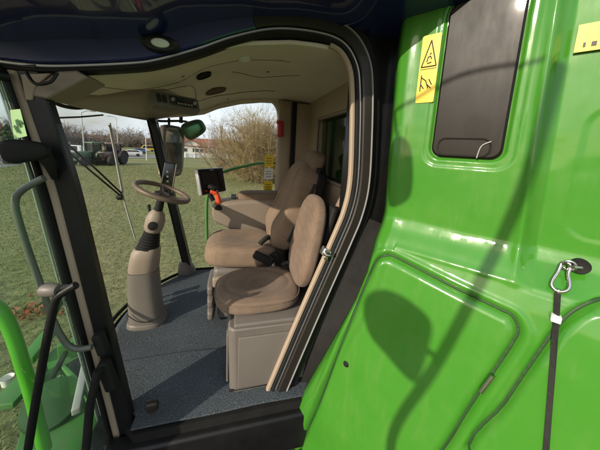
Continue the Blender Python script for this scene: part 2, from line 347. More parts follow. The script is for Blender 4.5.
shrub(225, 33, 7.5, 5.5, 12, 16, 16, 10, M['twig_grey'], 'thin grey leafless tree with wispy twigs left of the golden shrub', 'tree', name='bare_tree', rt=0.008)
shrub(330, 27, 8.2, 6, 13, 24, 18, 14, M['twig'], 'golden leafless shrub partly hidden behind the rear cab wall', rt=0.008)
# distant tree line, each tree its own
rngT = np.random.default_rng(5)
protos = []
for i in range(4):
    t, tw = bare_crown(np.random.default_rng(40+i), 10, 6.5, 9, 11, 7, r0=0.16, rt=0.05)
    r = empty('distant_tree', (0, 0, GZ)); a = local(t, 'trunk', M['bark'], r); b = local(tw, 'crown', M['twig_grey'], r, smooth=False); protos.append((r, a, b))
xs = np.linspace(2, 240, 26)
ORD = 'first second third fourth fifth sixth seventh eighth ninth tenth eleventh twelfth thirteenth fourteenth fifteenth sixteenth seventeenth eighteenth nineteenth twentieth twenty-first twenty-second twenty-third twenty-fourth twenty-fifth twenty-sixth'.split()
for i, px in enumerate(xs):
    r, a, b = protos[i % 4]
    if i >= 4:
        r2 = r.copy(); COL.objects.link(r2); a2 = a.copy(); a2.parent = r2; COL.objects.link(a2); b2 = b.copy(); b2.parent = r2; COL.objects.link(b2); r = r2
    d = rngT.uniform(125, 160); r.location = spot(px+rngT.uniform(-3, 3), d); s = rngT.uniform(0.65, 1.2) * (1.15 if px < 160 else 0.6); r.scale = (s*1.1, s*1.1, s*0.95); r.rotation_euler = (0, 0, rngT.uniform(0, 6))
    tag(r, 'bare grey brown tree on the horizon, '+ORD[i]+' from the left in the distant row', 'tree', 'distant bare trees along the horizon')
for px, d, s, lb in [(20, 118, 1.0, 'dark evergreen clump far off behind the road, seen through the open door glass'), (235, 112, 0.8, 'dark evergreen clump beside the long brown roofed building')]:
    rng = np.random.default_rng(int(px)); r = empty('evergreen_tree', spot(px, d)); tag(r, lb, 'tree')
    mb = MB(); 
    for k in range(1500):
        u = Vector(rng.normal(0, 1, 3)).normalized()*rng.random()**0.4; c = Vector((u.x*4*s, u.y*4*s, 3.4*s+u.z*3.2*s)); a = rng.uniform(0, 6.28)
        e1 = Vector(rng.normal(0, 1, 3)).normalized()*0.4; e2 = Vector(rng.normal(0, 1, 3)).normalized()*0.3
        mb.add([c-e1, c+e2, c+e1, c-e2], [(0, 1, 2, 3)])
    local(mb, 'crown', M['evergreen'], r, smooth=False); local(MB().tube([(0, 0, 0), (0, 0, 4*s)], [0.25, 0.12]), 'trunk', M['bark'], r)

M['roof_red'] = mat('red_roof_tiles', (0.30, 0.085, 0.05), 0.8, noise=(1.5, 0.3), bump=(8, 0.4, 0.05))
M['roof_brown'] = mat('brown_roof_tiles', (0.20, 0.09, 0.065), 0.8, noise=(1.5, 0.3))
M['brick'] = mat('brick_wall', (0.30, 0.13, 0.08), 0.9, noise=(2, 0.3))
M['render'] = mat('white_render', (0.70, 0.68, 0.62), 0.8, noise=(1, 0.1))
M['pane'] = mat('window_pane', (0.03, 0.035, 0.04), 0.1, coat=0.5, noise=(1, 0.2))
def house(px, dist, w_, d_, h, rh, wallm, roofm, label, gable=False, nwin=3, turn=0.0):
    p = spot(px, dist); r = empty('house', p, facing(p)+math.pi/2+turn); tag(r, label, 'house')   # local -y faces away, +y... front faces viewer at local y = +d/2
    # local x along facade, local y depth; viewer is on +y or -y depending on turn; openings on both long sides
    local(MB().box((0, 0, h/2), (w_, d_, h)), 'wall', wallm, r, smooth=False)
    ov = 0.5
    if gable:   # ridge runs in depth: gable to the viewer
        mb = MB(); poly = [(-w_/2-ov, -d_/2-ov, h-0.25), (0, -d_/2-ov, h+rh), (w_/2+ov, -d_/2-ov, h-0.25), (w_/2+ov-0.35, -d_/2-ov, h-0.25), (0, -d_/2-ov, h+rh-0.3), (-w_/2-ov+0.35, -d_/2-ov, h-0.25)]
        mb.slab(poly, (0, d_+2*ov, 0)); rf = local(mb, 'roof', roofm, r, smooth=False)
        local(MB().slab([(-w_/2, -d_/2-0.02, h+0.002), (w_/2, -d_/2-0.02, h+0.002), (0, -d_/2-0.02, h+rh-0.35)], (0, d_+0.04, 0)), 'gable_wall', wallm, r, smooth=False)
    else:
        mb = MB(); mb.slab([(-w_/2-ov, -d_/2-ov, h), (-w_/2-ov, 0, h+rh), (-w_/2-ov, d_/2+ov, h)], (w_+2*ov, 0, 0)); rf = local(mb, 'roof', roofm, r, smooth=False)
    c = MB().box((w_*0.22, 0, h+rh+0.2), (0.7, 0.7, 1.4)).build('chimney', M['brick'], None, smooth=False); c.parent = rf
    for k in range(nwin):
        x = (k+0.5)/nwin*w_-w_/2
        f = local(MB().box((x, d_/2+0.03, h*0.5), (1.5, 0.08, 1.4)), 'window', M['white'], r, smooth=False)
        q = MB().box((x, d_/2+0.075, h*0.5), (1.25, 0.03, 1.15)).build('pane', M['pane'], None, smooth=False); q.parent = f
        f = local(MB().box((x, -d_/2-0.03, h*0.5), (1.5, 0.08, 1.4)), 'window', M['white'], r, smooth=False)
        q = MB().box((x, -d_/2-0.075, h*0.5), (1.25, 0.03, 1.15)).build('pane', M['pane'], None, smooth=False); q.parent = f
    return r
house(191, 92, 7, 9, 2.4, 2.4, M['render'], M['roof_red'], 'white house with a red gable roof beyond the white fence', gable=True, nwin=2)
house(206, 92, 16, 9, 2.4, 2.6, M['brick'], M['roof_red'], 'long brick house with a wide red roof right of the white gabled house', nwin=6)
house(238, 104, 18, 9, 2.4, 2.4, M['brick'], M['roof_brown'], 'low brown roofed building half hidden behind the golden shrub', nwin=6)
house(138, 150, 17, 9, 2.4, 2.2, M['brick'], M['roof_brown'], 'low brick building with a brown roof left of the red flag', nwin=6)
house(88, 165, 20, 10, 2.6, 2.4, M['render'], M['roof_brown'], 'pale farm shed with a brown roof beyond the parked tractor', nwin=7)
house(20, 140, 18, 9, 3.0, 2.8, M['brick'], M['roof_red'], 'red roofed brick house beyond the road, behind the open door glass', nwin=5)

# white rail fence beyond the field
fr = empty('white_fence', spot(180, 60)); tag(fr, 'low white board fence running in front of the houses', 'fence')
fa, fb = spot(176, 62), spot(250, 66); fv = (fb-fa); fl = fv.length; fu = fv.normalized(); fn_ = Vector((-fu.y, fu.x, 0))
rotf = Matrix((fu, fn_, Vector((0, 0, 1)))).transposed()
for k in range(10):
    MB().box(fa+fu*fl*k/9+Vector((0, 0, 0.6)), (0.14, 0.14, 1.2), rotf).build('post', M['white'], fr, smooth=False)
for z in (0.3, 0.68, 1.03):
    MB().box(fa+fu*fl/2+fn_*0.09+Vector((0, 0, z)), (fl, 0.04, 0.30), rotf).build('rail', M['white'], fr, smooth=False)

def pole(name, px, dist, H, r, m, label, cat, flag=None, arm=0):
    p = spot(px, dist); e = empty(name, p, facing(p)); tag(e, label, cat)
    local(MB().tube([(0, 0, 0), (0, 0, H)], [r, r*0.6]), 'pole', m, e)
    if flag:
        def fl_(u, v): return (0.06*math.sin(u*9), -0.1-u*flag[0], H-0.2-v*flag[1]-0.15*u)
        local(MB().grid(fl_, 12, 6), 'flag', M['red'], e, solid=0.01)
    if arm:
        local(MB().tube([(0, 0, H-0.05), (0, arm*0.5, H+0.25), (0, arm, H+0.3)], 0.05), 'arm', m, e); local(MB().pad((0, arm*1.1, H+0.27), (0.3, 0.7, 0.14)), 'lamp_head', M['steel'], e)
M['galv'] = mat('galvanised_pole', (0.42, 0.42, 0.40), 0.5, metal=0.3, noise=(3, 0.15))
pole('street_lamp', 84, 42, 6.5, 0.09, M['galv'], 'grey street lamp standing by the road left of the tractor', 'street lamp', arm=-1.0)
pole('street_lamp', 118, 70, 8, 0.10, M['galv'], 'grey street lamp standing behind the parked tractor', 'street lamp', arm=1.2)
pole('flagpole', 158, 48, 6.0, 0.06, M['white'], 'white flagpole carrying a red flag', 'flagpole', flag=(0.9, 2.6))
pole('flagpole', 146, 52, 6.4, 0.06, M['white'], 'bare white flagpole left of the one with the red flag', 'flagpole')
pole('street_lamp', 209, 58, 6.6, 0.08, M['galv'], 'grey street lamp standing in front of the red roofed brick house', 'street lamp', arm=1.0)
pole('utility_pole', 222, 40, 6.2, 0.09, M['bark'], 'brown wooden pole at the left edge of the golden shrub', 'utility pole')

# vehicles
M['tyre'] = mat('tyre_rubber', (0.02, 0.02, 0.02), 0.85, noise=(5, 0.3), bump=(14, 0.8, 0.05))
def wheel_mb(R, W):
    t = MB().lathe([(R*0.55, -W/2), (R*0.93, -W/2), (R, -W*0.36), (R, W*0.36), (R*0.93, W/2), (R*0.55, W/2)], (0, 0, 0), Vector((0, 1, 0)), 32)
    h = MB().lathe([(R*0.545, -W*0.4), (R*0.5, -W*0.2), (R*0.2, -W*0.3), (R*0.2, W*0.3), (R*0.5, W*0.2), (R*0.545, W*0.4)], (0, 0, 0), Vector((0, 1, 0)), 32); return t, h
def tractor(px, dist, turn, bodym, label):
    p = spot(px, dist); e = empty('tractor', p, facing(p)+turn); tag(e, label, 'tractor')
    local(MB().box((1.35, 0, 1.35), (2.3, 0.85, 0.85), bev=0.12).box((1.2, 0, 0.85), (2.2, 0.5, 0.5), bev=0.05), 'bonnet', bodym, e)
    local(MB().box((2.53, 0, 1.35), (0.05, 0.6, 0.6), bev=0.02), 'grille', M['rubber'], e)
    cabm = MB()
    for sx in (-0.75, 0.45):
        for sy in (-0.62, 0.62): cabm.tube([(sx, sy, 1.4), (sx*0.92, sy*0.92, 2.75)], 0.05)
    cabm.box((-0.15, 0, 1.25), (1.3, 1.3, 0.5), bev=0.05); local(cabm, 'cab', M['black'], e)
    local(MB().box((-0.15, 0, 2.83), (1.5, 1.45, 0.2), bev=0.07), 'roof', bodym, e)
    local(MB().box((-0.15, 0, 2.1), (1.1, 1.12, 1.15)), 'cab_glass', M['pane'], e)
    local(MB().tube([(0.9, -0.45, 1.6), (0.9, -0.5, 2.7)], 0.05), 'exhaust', M['black'], e)
    for sy in (-0.85, 0.85):
        local(MB().grid(lambda u, v: (-0.55+1.0*math.cos(u*math.pi), sy+(v-0.5)*0.55, 0.95+1.0*math.sin(u*math.pi)), 14, 2), 'fender', bodym, e, solid=0.03)
        for (x, R, W) in ((-0.55, 0.9, 0.5), (1.9, 0.62, 0.4)):
            wt, wh = wheel_mb(R, W); h = local(wh, 'wheel', M['silver'], e); h.location = (x, sy, R); t = wt.build('tyre', M['tyre'], None); t.parent = h
tractor(113, 43, 2.6, mat('tractor_dark_paint', (0.10, 0.045, 0.045), 0.4, coat=0.3, noise=(2, 0.2)), 'dark red tractor with big wheels parked at the field edge')
tractor(92, 42, 2.3, mat('tractor_green_paint', (0.05, 0.10, 0.05), 0.4, coat=0.3, noise=(2, 0.2)), 'green tractor parked left of the dark red tractor')
def car(px, dist, turn, color, label, van=False):
    p = spot(px, dist); e = empty('van' if van else 'car', p, facing(p)+turn); tag(e, label, 'van' if van else 'car')
    cm = mat('car_paint', color, 0.3, coat=0.8, noise=(1, 0.05))
    H = 1.95 if van else 1.42
    side = [(-2.15, .35), (-2.2, .8), (-2.1, H*0.93 if van else 1.0), (-1.9, H) if van else (-1.35, H-0.03), (1.0, H) if van else (0.35, H), (1.65, 1.05) if van else (1.1, 0.98), (2.1, .9), (2.2, .6), (2.15, .35)]
    mb = MB(); mb.slab([(x, -0.86, z) for x, z in side], (0, 1.72, 0)); local(mb, 'body', cm, e, bevel=0.07)
    zt = H-0.12; zb = 1.05
    for sy in (-0.865, 0.865):
        poly = [(-1.75, sy, zb-0.03), (-1.4 if not van else -1.7, sy, zt), (0.3 if not van else 0.9, sy, zt), (0.9 if not van else 1.35, sy, zb-0.03)]
        local(MB().slab(poly, (0, 0.02 if sy > 0 else -0.02, 0)), 'side_window', M['pane'], e, smooth=False)
        for x in (-1.35, 1.35):
            wt, wh = wheel_mb(0.33, 0.22); h = local(wh, 'wheel', M['silver'], e); h.location = (x, sy*0.93, 0.33); t = wt.build('tyre', M['tyre'], None); t.parent = h
    local(MB().box((2.19, -0.6, .68), (0.06, 0.35, 0.16), bev=0.02), 'headlight', M['white'], e); local(MB().box((2.19, 0.6, .68), (0.06, 0.35, 0.16), bev=0.02), 'headlight', M['white'], e)
car(130, 64, 1.5, (0.6, 0.6, 0.6), 'silver car parked right of the dark red tractor')
car(138, 78, 1.4, (0.06, 0.10, 0.22), 'blue car parked beside the silver car')
car(66, 62, 1.3, (0.75, 0.75, 0.73), 'white van parked at the left beyond the field', True)
car(147, 95, 1.6, (0.70, 0.42, 0.04), 'yellow van parked near the bare flagpole', True)
car(25, 44, 1.2, (0.12, 0.12, 0.13), 'dark grey car on the road seen through the door glass')
car(55, 75, 1.4, (0.35, 0.04, 0.03), 'red car parked behind the white van')

# ================================================================== THE HARVESTER
HV = empty('combine_harvester', (2.2, -0.5, GZ))
tag(HV, 'green combine harvester seen from its access platform, cab door open on two brown seats', 'combine harvester')
XN, XFR = 1.32, 2.95                      # door side and far side of the cab
# -------- shared cab curves
def hz(Y): return interp(Y, [-0.9, -0.4, -0.27, -0.03, 0.2, 0.34, 0.48, 0.72, 0.86, 1.4], [2.02, 2.035, 2.03, 1.99, 1.92, 1.85, 1.82, 1.785, 1.75, 1.74])
def ypil(z): return 0.53+(0.86-0.53)*z/1.72
def uX(X): return (X-XN)/(XFR-XN)
def yfront(X, z):                         # curved windscreen
    u = min(max(uX(X), 0), 1); return ypil(z)+0.40*(4*u*(1-u))**0.9*(1 if z < 1 else 1-(z-1)*0.15)

# -------- floor
fl = MB()
N = 40; xsF = [XN-0.02+(XFR+0.1-XN+0.02)*i/N for i in range(N+1)]
poly = [(x, yfront(x, 0)+0.03, -0.012) for x in xsF]+[(XFR+0.1, -0.85, -0.012), (XN-0.08, -0.85, -0.012), (XN-0.08, 0.5, -0.012)]
fl.slab(poly, (0, 0, -0.16)); fl.build('cab_floor', M['rubber'], HV, smooth=False)
# -------- windscreen
ws = MB().grid(lambda u, v: (XN+0.03+u*(XFR-XN), yfront(XN+0.03+u*(XFR-XN), v*1.74)+0.045, v*1.74), 36, 10)
WS = ws.build('windscreen', M['glass'], HV)
# seal along the lower edge of the windscreen
MB().tube([(x, yfront(x, 0)+0.05, 0.012) for x in xsF[1:-1]], 0.016).build('windscreen_seal', M['rubber'], HV)
# -------- roof
def headfn(u, v):
    X = XN+0.025+u*(XFR-XN+0.025); yf = yfront(X, 1.72)+0.06; Y = lerp(-0.86, yf, v)
    z = hz(Y); s = math.sin(math.pi*min(max(u, 0), 1)); 
    z += 0.05*s**0.6*math.sin(math.pi*min(v, 1)*0.9)
    # raised inner recess over the driver, with a visible step
    return (X, Y, z)
HD = MB().grid(headfn, 40, 48).build('headliner', M['headliner'], HV, solid=0.02)
# headliner front roll above the windscreen
rings = []
for i in range(41):
    X = XN+0.0+(XFR-XN+0.04)*i/40; y = yfront(X, 1.72)+0.02; rings.append([(X, y+0.045*math.cos(a)-0.02, 1.765-0.04*(i/40)**3+0.030*math.sin(a)) for a in [2*math.pi*k/12 for k in range(12)]])
MB().loft(rings).build('windscreen_header', M['beige'], HV)
# far side header roll
rings = []
for i in range(41):
    Y = 0.86-(0.86+0.86)*i/40; rings.append([(XFR+0.03+0.04*math.cos(a), Y, hz(Y)-0.012+0.03*math.sin(a)) for a in [2*math.pi*k/12 for k in range(12)]])
MB().loft(rings).build('side_header', M['headliner'], HV)
# outer roof shell with overhang to the door side and over the front
def roofy(X): return 1.24+0.36*math.sin(math.pi*min(max((X-0.85)/(2.55), 0), 1))
def under(u, v):
    X = 0.92+u*(3.35-0.92); Y = lerp(-0.95, roofy(X), v); return (X, Y, hz(Y)+0.085+0.02*math.sin(u*math.pi)+ (0.03*(1-u/0.16) if u < 0.16 else 0))
def top(u, v):
    X = 0.92+u*(3.35-0.92); Y = lerp(-0.95, roofy(X), v); e = min(u, 1-u)*2; f = min(v, 1-v)*2
    return (X, Y, hz(Y)+0.13+0.02*math.sin(u*math.pi)+0.22*(1-(1-min(e*1.5, 1))**3)*(1-(1-min(f*2, 1))**3))
nu, nv = 40, 40
RF = MB().grid(under, nu, nv); RF.grid(top, nu, nv)
def rim():
    us = [(i/nu, 0) for i in range(nu+1)]+[(1, j/nv) for j in range(nv+1)]+[(1-i/nu, 1) for i in range(nu+1)]+[(0, 1-j/nv) for j in range(nv+1)]
    mb = MB(); k = len(us); vv = [under(*p) for p in us]+[top(*p) for p in us]; mb.add(vv, [(i, i+1, k+i+1, k+i) for i in range(k-1)]); return mb
r_ = rim(); RF.add(r_.v, r_.f)
ROOF = RF.build('roof', M['sky_tint'], HV)
# work lamp under the roof overhang
p = at(161, 44, X=XN-0.03)
wl = MB().lathe([(0.05, 0.0), (0.05, 0.012), (0.04, 0.018), (0.03, 0.014)], p, Vector((-1, 0, -0.35)), 28, 0.7, 1.5).build('work_lamp', M['black'], ROOF)
MB().lathe([(0.028, 0.0), (0.022, 0.008), (0.0, 0.010)], p+Vector((-0.012, 0, 0)), Vector((-1, 0, -0.35)), 24, 0.7, 1.4).build('lens', M['white'], ROOF)

# -------- front pillars
def pillar(X, name='front_pillar'):
    c = [Vector((X, ypil(z), z)) for z in [-0.25+i*(2.02/20) for i in range(21)]]
    return c
cN = spline([at(x, y, X=XN) for x, y in [(27, 66), (34, 88), (43, 115), (65, 182), (80, 240), (108, 353), (121, 405), (134, 460)]][::-1], 6)
b = ribbon(MB(), cN, -0.040, 0.032, XN-0.015, XN+0.035); FP = b.build('front_pillar', M['black'], HV)
ribbon(MB(), cN, 0.034, 0.066, XN-0.014, XN+0.03).build('pillar_trim', M['tan'], FP)
ribbon(MB(), cN, 0.068, 0.078, XN-0.03, XN+0.02).build('seal', M['rubber'], FP)
ribbon(MB(), cN, 0.080, 0.085, XN-0.028, XN+0.02).build('edge_strip', M['silver'], FP)
ribbon(MB(), cN, 0.087, 0.098, XN-0.03, XN+0.02).build('seal', M['rubber'], FP)
cF = [Vector((XFR+0.02, ypil(z), z)) for z in [0.02+i*(1.72/20) for i in range(21)]]
FP2 = ribbon(MB(), cF, -0.055, 0.0, XFR-0.05, XFR+0.06).build('front_pillar', M['black'], HV)
ribbon(MB(), cF, 0.003, 0.03, XFR-0.03, XFR+0.06).build('seal', M['rubber'], FP2)
MB().lathe([(0.10, 0.0), (0.095, 0.05), (0.07, 0.12), (0.055, 0.15)], (XFR+0.0, ypil(0)+0.01, 0.0), Vector((0, 0.18, 1))).build('pillar_boot', M['taupe'], FP2)

# -------- door frame (rear pillar of the doorway, curving round the top)
dpx = [(-60, 60), (-15, 66), (20, 71), (60, 73), (130, 70), (160, 66), (200, 55), (235, 43), (275, 35), (315, 38), (340, 47), (352, 66), (355, 90), (355, 130), (353, 180), (347, 210), (335, 240), (300, 320), (262, 410), (240, 462)]
dc = spline([at(x, y, X=XN) for x, y in dpx], 7)
DF = ribbon(MB(), dc, -0.002, 0.016, XN-0.02, XN+0.05).build('door_frame', M['rubber'], HV)
ribbon(MB(), dc, 0.018, 0.032, XN-0.012, XN+0.05).build('seal', M['silver'], DF)
k0 = int(len(dc)*0.40)
ribbon(MB(), dc[k0:], 0.034, 0.085, XN-0.03, XN+0.06).build('frame_rail', M['frame'], DF)
ribbon(MB(), dc[k0:], 0.088, 0.094, XN-0.034, XN+0.05).build('edge_strip', M['silver'], DF)
ribbon(MB(), dc[k0:], 0.097, 0.150, XN-0.01, XN+0.07).build('outer_frame', M['black'], DF)
ribbon(MB(), dc[:k0+4], 0.034, 0.16, XN-0.02, XN+0.05).build('roof_rail', M['sky_tint'], DF)
# inner tan trim strip of the rear pillar
k1 = int(len(dc)*0.5)
ribbon(MB(), dc[k1:], -0.028, -0.004, XN-0.012, XN+0.02).build('pillar_trim', M['tan'], DF)
# latch striker
q = at(327, 252, X=XN+0.01); 
STK = MB(); STK.box(q, (0.05, 0.07, 0.05), (R_(25), 0, 0), bev=0.008)
STK.tube([q+Vector((-0.03, 0.03, 0.015)), q+Vector((-0.045, 0.02, 0.0)), q+Vector((-0.045, -0.02, -0.005)), q+Vector((-0.03, -0.03, 0.0))], 0.007)
STK.lathe([(0.012, 0), (0.012, 0.012), (0.0, 0.013)], q+Vector((-0.035, 0.02, -0.02)), Vector((-1, 0, 0)), 6)
STK.build('door_latch', M['steel'], DF)

# -------- far side (right window, corner post, rear wall)
sw = MB().grid(lambda u, v: (XFR+0.06, lerp(-0.44, ypil(lerp(0.02, 1.72, v))-0.03, u), lerp(0.03, min(hz(lerp(-0.44, 0.8, u))-0.01, 2.2), v)), 10, 10)
SW = sw.build('side_window', M['glass'], HV)
MB().tube([(XFR+0.05, ypil(0)-0.05, 0.012), (XFR+0.05, -0.46, 0.012)], 0.014).build('window_seal', M['rubber'], SW)
# decals on the window
def decal(name, c, u_, v_, w_, h_, m, parent, off=Vector((0, 0, 0)), th=0.002, label=None):
    c = Vector(c); u_ = Vector(u_).normalized(); v_ = Vector(v_).normalized(); nn = u_.cross(v_)
    return MB().slab([c-u_*w_/2-v_*h_/2+off, c+u_*w_/2-v_*h_/2+off, c+u_*w_/2+v_*h_/2+off, c-u_*w_/2+v_*h_/2+off], nn*th).build(name, m, parent, smooth=False, label=label)
for (px, py, hh, m, lb) in [(269, 161, 12, 'yellow', 'yellow warning decal, topmost on the window'), (268.5, 174, 11, 'white', 'white decal between the two yellow ones'), (268, 187, 12, 'yellow', 'yellow warning decal, lowest on the window')]:
    c = at(px, py, X=XFR+0.04); a = at(px, py-hh/2, X=XFR+0.04); b2 = at(px, py+hh/2, X=XFR+0.04)
    d1 = decal('warning_decal', c, (0, 1, 0), (0, 0, 1), 0.105, (a-b2).length, M[m], SW, label=lb)
    for k in range(3): decal('print_line', c+Vector((0, 0, 0.03-0.03*k)), (0, 1, 0), (0, 0, 1), 0.06+0.012*(k % 2), 0.006, M['ink'], SW, off=Vector((-0.004, 0, 0)))
# corner post (tan, in front of the rear wall)
RP = empty  # placeholder name kept short
rp = MB().box((XFR-0.02, -0.535, 1.0), (0.17, 0.15, 2.04), bev=0.03).build('rear_pillar', M['tan'], HV)
MB().box((XFR-0.06, -0.73, 1.0), (0.14, 0.24, 2.0), bev=0.02).build('rear_pillar', M['tan'], HV)
MB().box((XFR-0.135, -0.625, 1.0), (0.02, 0.05, 2.0), bev=0.006).build('pillar_seal', M['rubber'], HV)
# fillet at the top of the side window
mb = MB(); pl = []
for k in range(9):
    a = k/8*math.pi/2; pl.append((XFR-0.02, -0.46+0.16*(1-math.cos(a))*1.0, 1.86+0.17*math.sin(a)))
mb.slab(pl+[(XFR-0.02, -0.46, 2.08)], (0.08, 0, 0)); mb.build('window_corner', M['headliner'], HV, smooth=False)
c = at(280.5, 129, X=XFR-0.17)
MB().box(c, (0.04, 0.06, 0.17), bev=0.012).box(c+Vector((0, 0.02, 0.07)), (0.03, 0.05, 0.035), bev=0.006).box(c+Vector((0, 0.02, -0.075)), (0.03, 0.04, 0.02), bev=0.004).build('escape_hammer', M['red'], HV)
# rear wall with window
YR = -0.84
rw = MB()
wx0, wx1, wz0, wz1 = 1.72, 2.52, 1.22, 1.80
X0, X1 = XN+0.14, XFR+0.08
rw.box(((X0+wx0)/2, YR, 1.0), (wx0-X0, 0.06, 2.06)); rw.box(((X1+wx1)/2, YR, 1.0), (X1-wx1, 0.06, 2.06))
rw.box(((wx0+wx1)/2, YR, (wz0-0.03)/2), (wx1-wx0, 0.06, wz0+0.03)); rw.box(((wx0+wx1)/2, YR, (wz1+2.06)/2), (wx1-wx0, 0.06, 2.06-wz1))
RW = rw.build('rear_wall', M['tan'], HV, smooth=False)
MB().box(((wx0+wx1)/2, YR-0.03, (wz0+wz1)/2), (wx1-wx0, 0.012, wz1-wz0)).build('rear_window', M['glass_dark'], RW, smooth=False)
rr = MB()
for (a, b_) in [((wx0, wz0), (wx1, wz0)), ((wx0, wz1), (wx1, wz1)), ((wx0, wz0), (wx0, wz1)), ((wx1, wz0), (wx1, wz1))]:
    rr.tube([(a[0], YR+0.03, a[1]), (b_[0], YR+0.03, b_[1])], 0.016)
rr.build('window_seal', M['beige'], RW)
MB().box((2.1, -0.74, 0.35), (1.45, 0.16, 0.7), bev=0.03).build('rear_shelf', M['taupe'], HV)

# -------- headliner fittings
def onhead(px, py):
    # intersect pixel ray with the headliner surface
    d = ray(px, py); t = 0.8
    for i in range(1500):
        p = CAM+d*t
        if p.z >= headz(p.x, p.y): return p
        t += 0.003
    return p
def headz(X, Y):
    u = (X-XN+0.01)/(XFR-XN+0.06); yf = yfront(X, 1.72)+0.06; v = (Y+0.86)/(yf+0.86)
    return hz(Y)+0.05*math.sin(math.pi*min(max(u, 0), 1))**0.6*math.sin(math.pi*min(max(v, 0), 1)*0.9)
def disc_on_head(px, py, rx, ry, m, name, h=0.012, grooves=0, parent=HD):
    c = onhead(px, py); mb = MB(); n = 32; rings = []
    for (k, dz) in [(1.0, 0.0), (1.0, -h), (0.86, -h*1.25), (0.8, -h*0.7), (0.0001, -h*0.7)]:
        rings.append([(c.x+rx*k*math.cos(a), c.y+ry*k*math.sin(a), headz(c.x+rx*k*math.cos(a), c.y+ry*k*math.sin(a))+dz+ -0.008) for a in [2*math.pi*i/n for i in range(n)]])
    mb.loft(rings); return mb.build(name, m, parent)
M['grille'] = mat('speaker_cloth', (0.12, 0.095, 0.07), 0.95, noise=(60, 0.5), bump=(150, 1.0, 0.004))
disc_on_head(216, 89, 0.10, 0.085, M['grille'], 'speaker_grille')
disc_on_head(150, 101, 0.07, 0.075, M['headliner'], 'speaker_grille')
disc_on_head(76, 88, 0.10, 0.04, M['grille'], 'air_vent', 0.006)
disc_on_head(204, 72, 0.055, 0.045, M['rubber'], 'air_vent', 0.02)
disc_on_head(245, 56, 0.05, 0.035, M['white'], 'dome_light', 0.012)
def seam(pts, r=0.0028, m='taupe'):
    out = []
    for p in spline([onhead(x, y) for x, y in pts], 6): out.append(Vector((p.x, p.y, headz(p.x, p.y)-0.0115)))
    MB().tube(out, r, n=6).build('headliner_seam', M[m], HD)
seam([(95, 84), (130, 88), (165, 84), (205, 66), (240, 58), (290, 60)])
seam([(60, 92), (90, 98), (125, 104), (150, 92), (190, 84), (196, 100)])
seam([(196, 100), (235, 92), (275, 90)], 0.004)
seam([(232, 70), (262, 76), (300, 74)])
for (x_, y_) in ((183, 74), (228, 98), (268, 70), (120, 96)): disc_on_head(x_, y_, 0.010, 0.010, M['taupe'], 'trim_clip', 0.006)
# second (front) step of the headliner: overhead console block carrying the radio
def conspt(u, v):
    X = lerp(2.05, 2.93, u); yb = lerp(0.40, yfront(X, 1.7)-0.03, v)
    return X, yb
OC = MB(); rings = []
for i in range(25):
    u = i/24; X = lerp(1.95, 2.95, u); s = math.sin(math.pi*u)**0.35
    yb0 = 0.44+0.06*(1-s); y1 = yfront(X, 1.7)-0.02; drop = 0.085*s+0.004
    z0 = headz(X, yb0)+0.01
    rings.append([(X, yb0, z0), (X, yb0+0.02, z0-drop*0.75), (X, yb0+0.10, z0-drop*1.25), (X, y1-0.06, 1.735-drop*0.3), (X, y1, 1.745), (X, y1, 1.80), (X, (yb0+y1)/2, z0+0.02)])
OC.loft(rings); OCO = OC.build('overhead_console', M['beige'], HV)
# radio unit faces the seats
cR = at(175, 104, Y=0.40); RR_ = Matrix.Rotation(R_(-52), 3, 'Z')@Matrix.Rotation(R_(-22), 3, 'X'); rotR = RR_; fnn = rotR@Vector((0, -1, 0)); rx_ = rotR@Vector((1, 0, 0))
RD = MB().box(cR, (0.31, 0.08, 0.10), RR_, bev=0.012).build('radio_panel', M['taupe'], HV)

MB().box(cR+rx_*0.038+fnn*0.042, (0.18, 0.012, 0.062), RR_, bev=0.004).build('radio', M['screen'], RD)
for dx in (-0.085, -0.118): MB().box(cR+rx_*dx+fnn*0.042, (0.024, 0.014, 0.052), RR_, bev=0.004).build('switch', M['ink'], RD)
MB().box(cR+rx_*0.045+fnn*0.049+rotR@Vector((0, 0, 0.012)), (0.10, 0.003, 0.022), RR_).build('display', M['pane2'], RD)
for k in range(5): MB().box(cR+rx_*(0.0+0.022*k)+fnn*0.049+rotR@Vector((0, 0, -0.018)), (0.015, 0.004, 0.010), RR_, bev=0.001).build('button', M['silver'], RD)
for dx in (-0.037, 0.113): MB().lathe([(0.013, 0), (0.011, 0.014), (0, 0.015)], cR+rx_*dx+fnn*0.047, fnn, 16).build('knob', M['silver'], RD)
# near front: sun visor housing and interior lamp block at the door-side corner
MB().slab([at(x, y, X=XN-0.035) for x, y in [(32, 96), (34, 87), (57, 71), (76, 70), (88, 77), (47, 99)]], (0.16, 0.0, 0)).build('corner_cover', M['beige'], HV, bevel=0.008)
MB().slab([at(x, y, X=XN-0.022) for x, y in [(20, 74), (50, 73), (36, 86), (32, 100), (25, 100)]], (0.03, 0, 0)).build('pillar_trim', M['tan'], FP, bevel=0.004)
hk = at(43, 82, X=1.25)
MB().tube(spline([hk+Vector((0, 0.05, 0.03)), hk+Vector((-0.01, 0.02, -0.01)), hk+Vector((-0.012, -0.03, 0.0)), hk+Vector((0, -0.05, 0.04))], 5), 0.006).build('coat_hook', M['black'], HV)

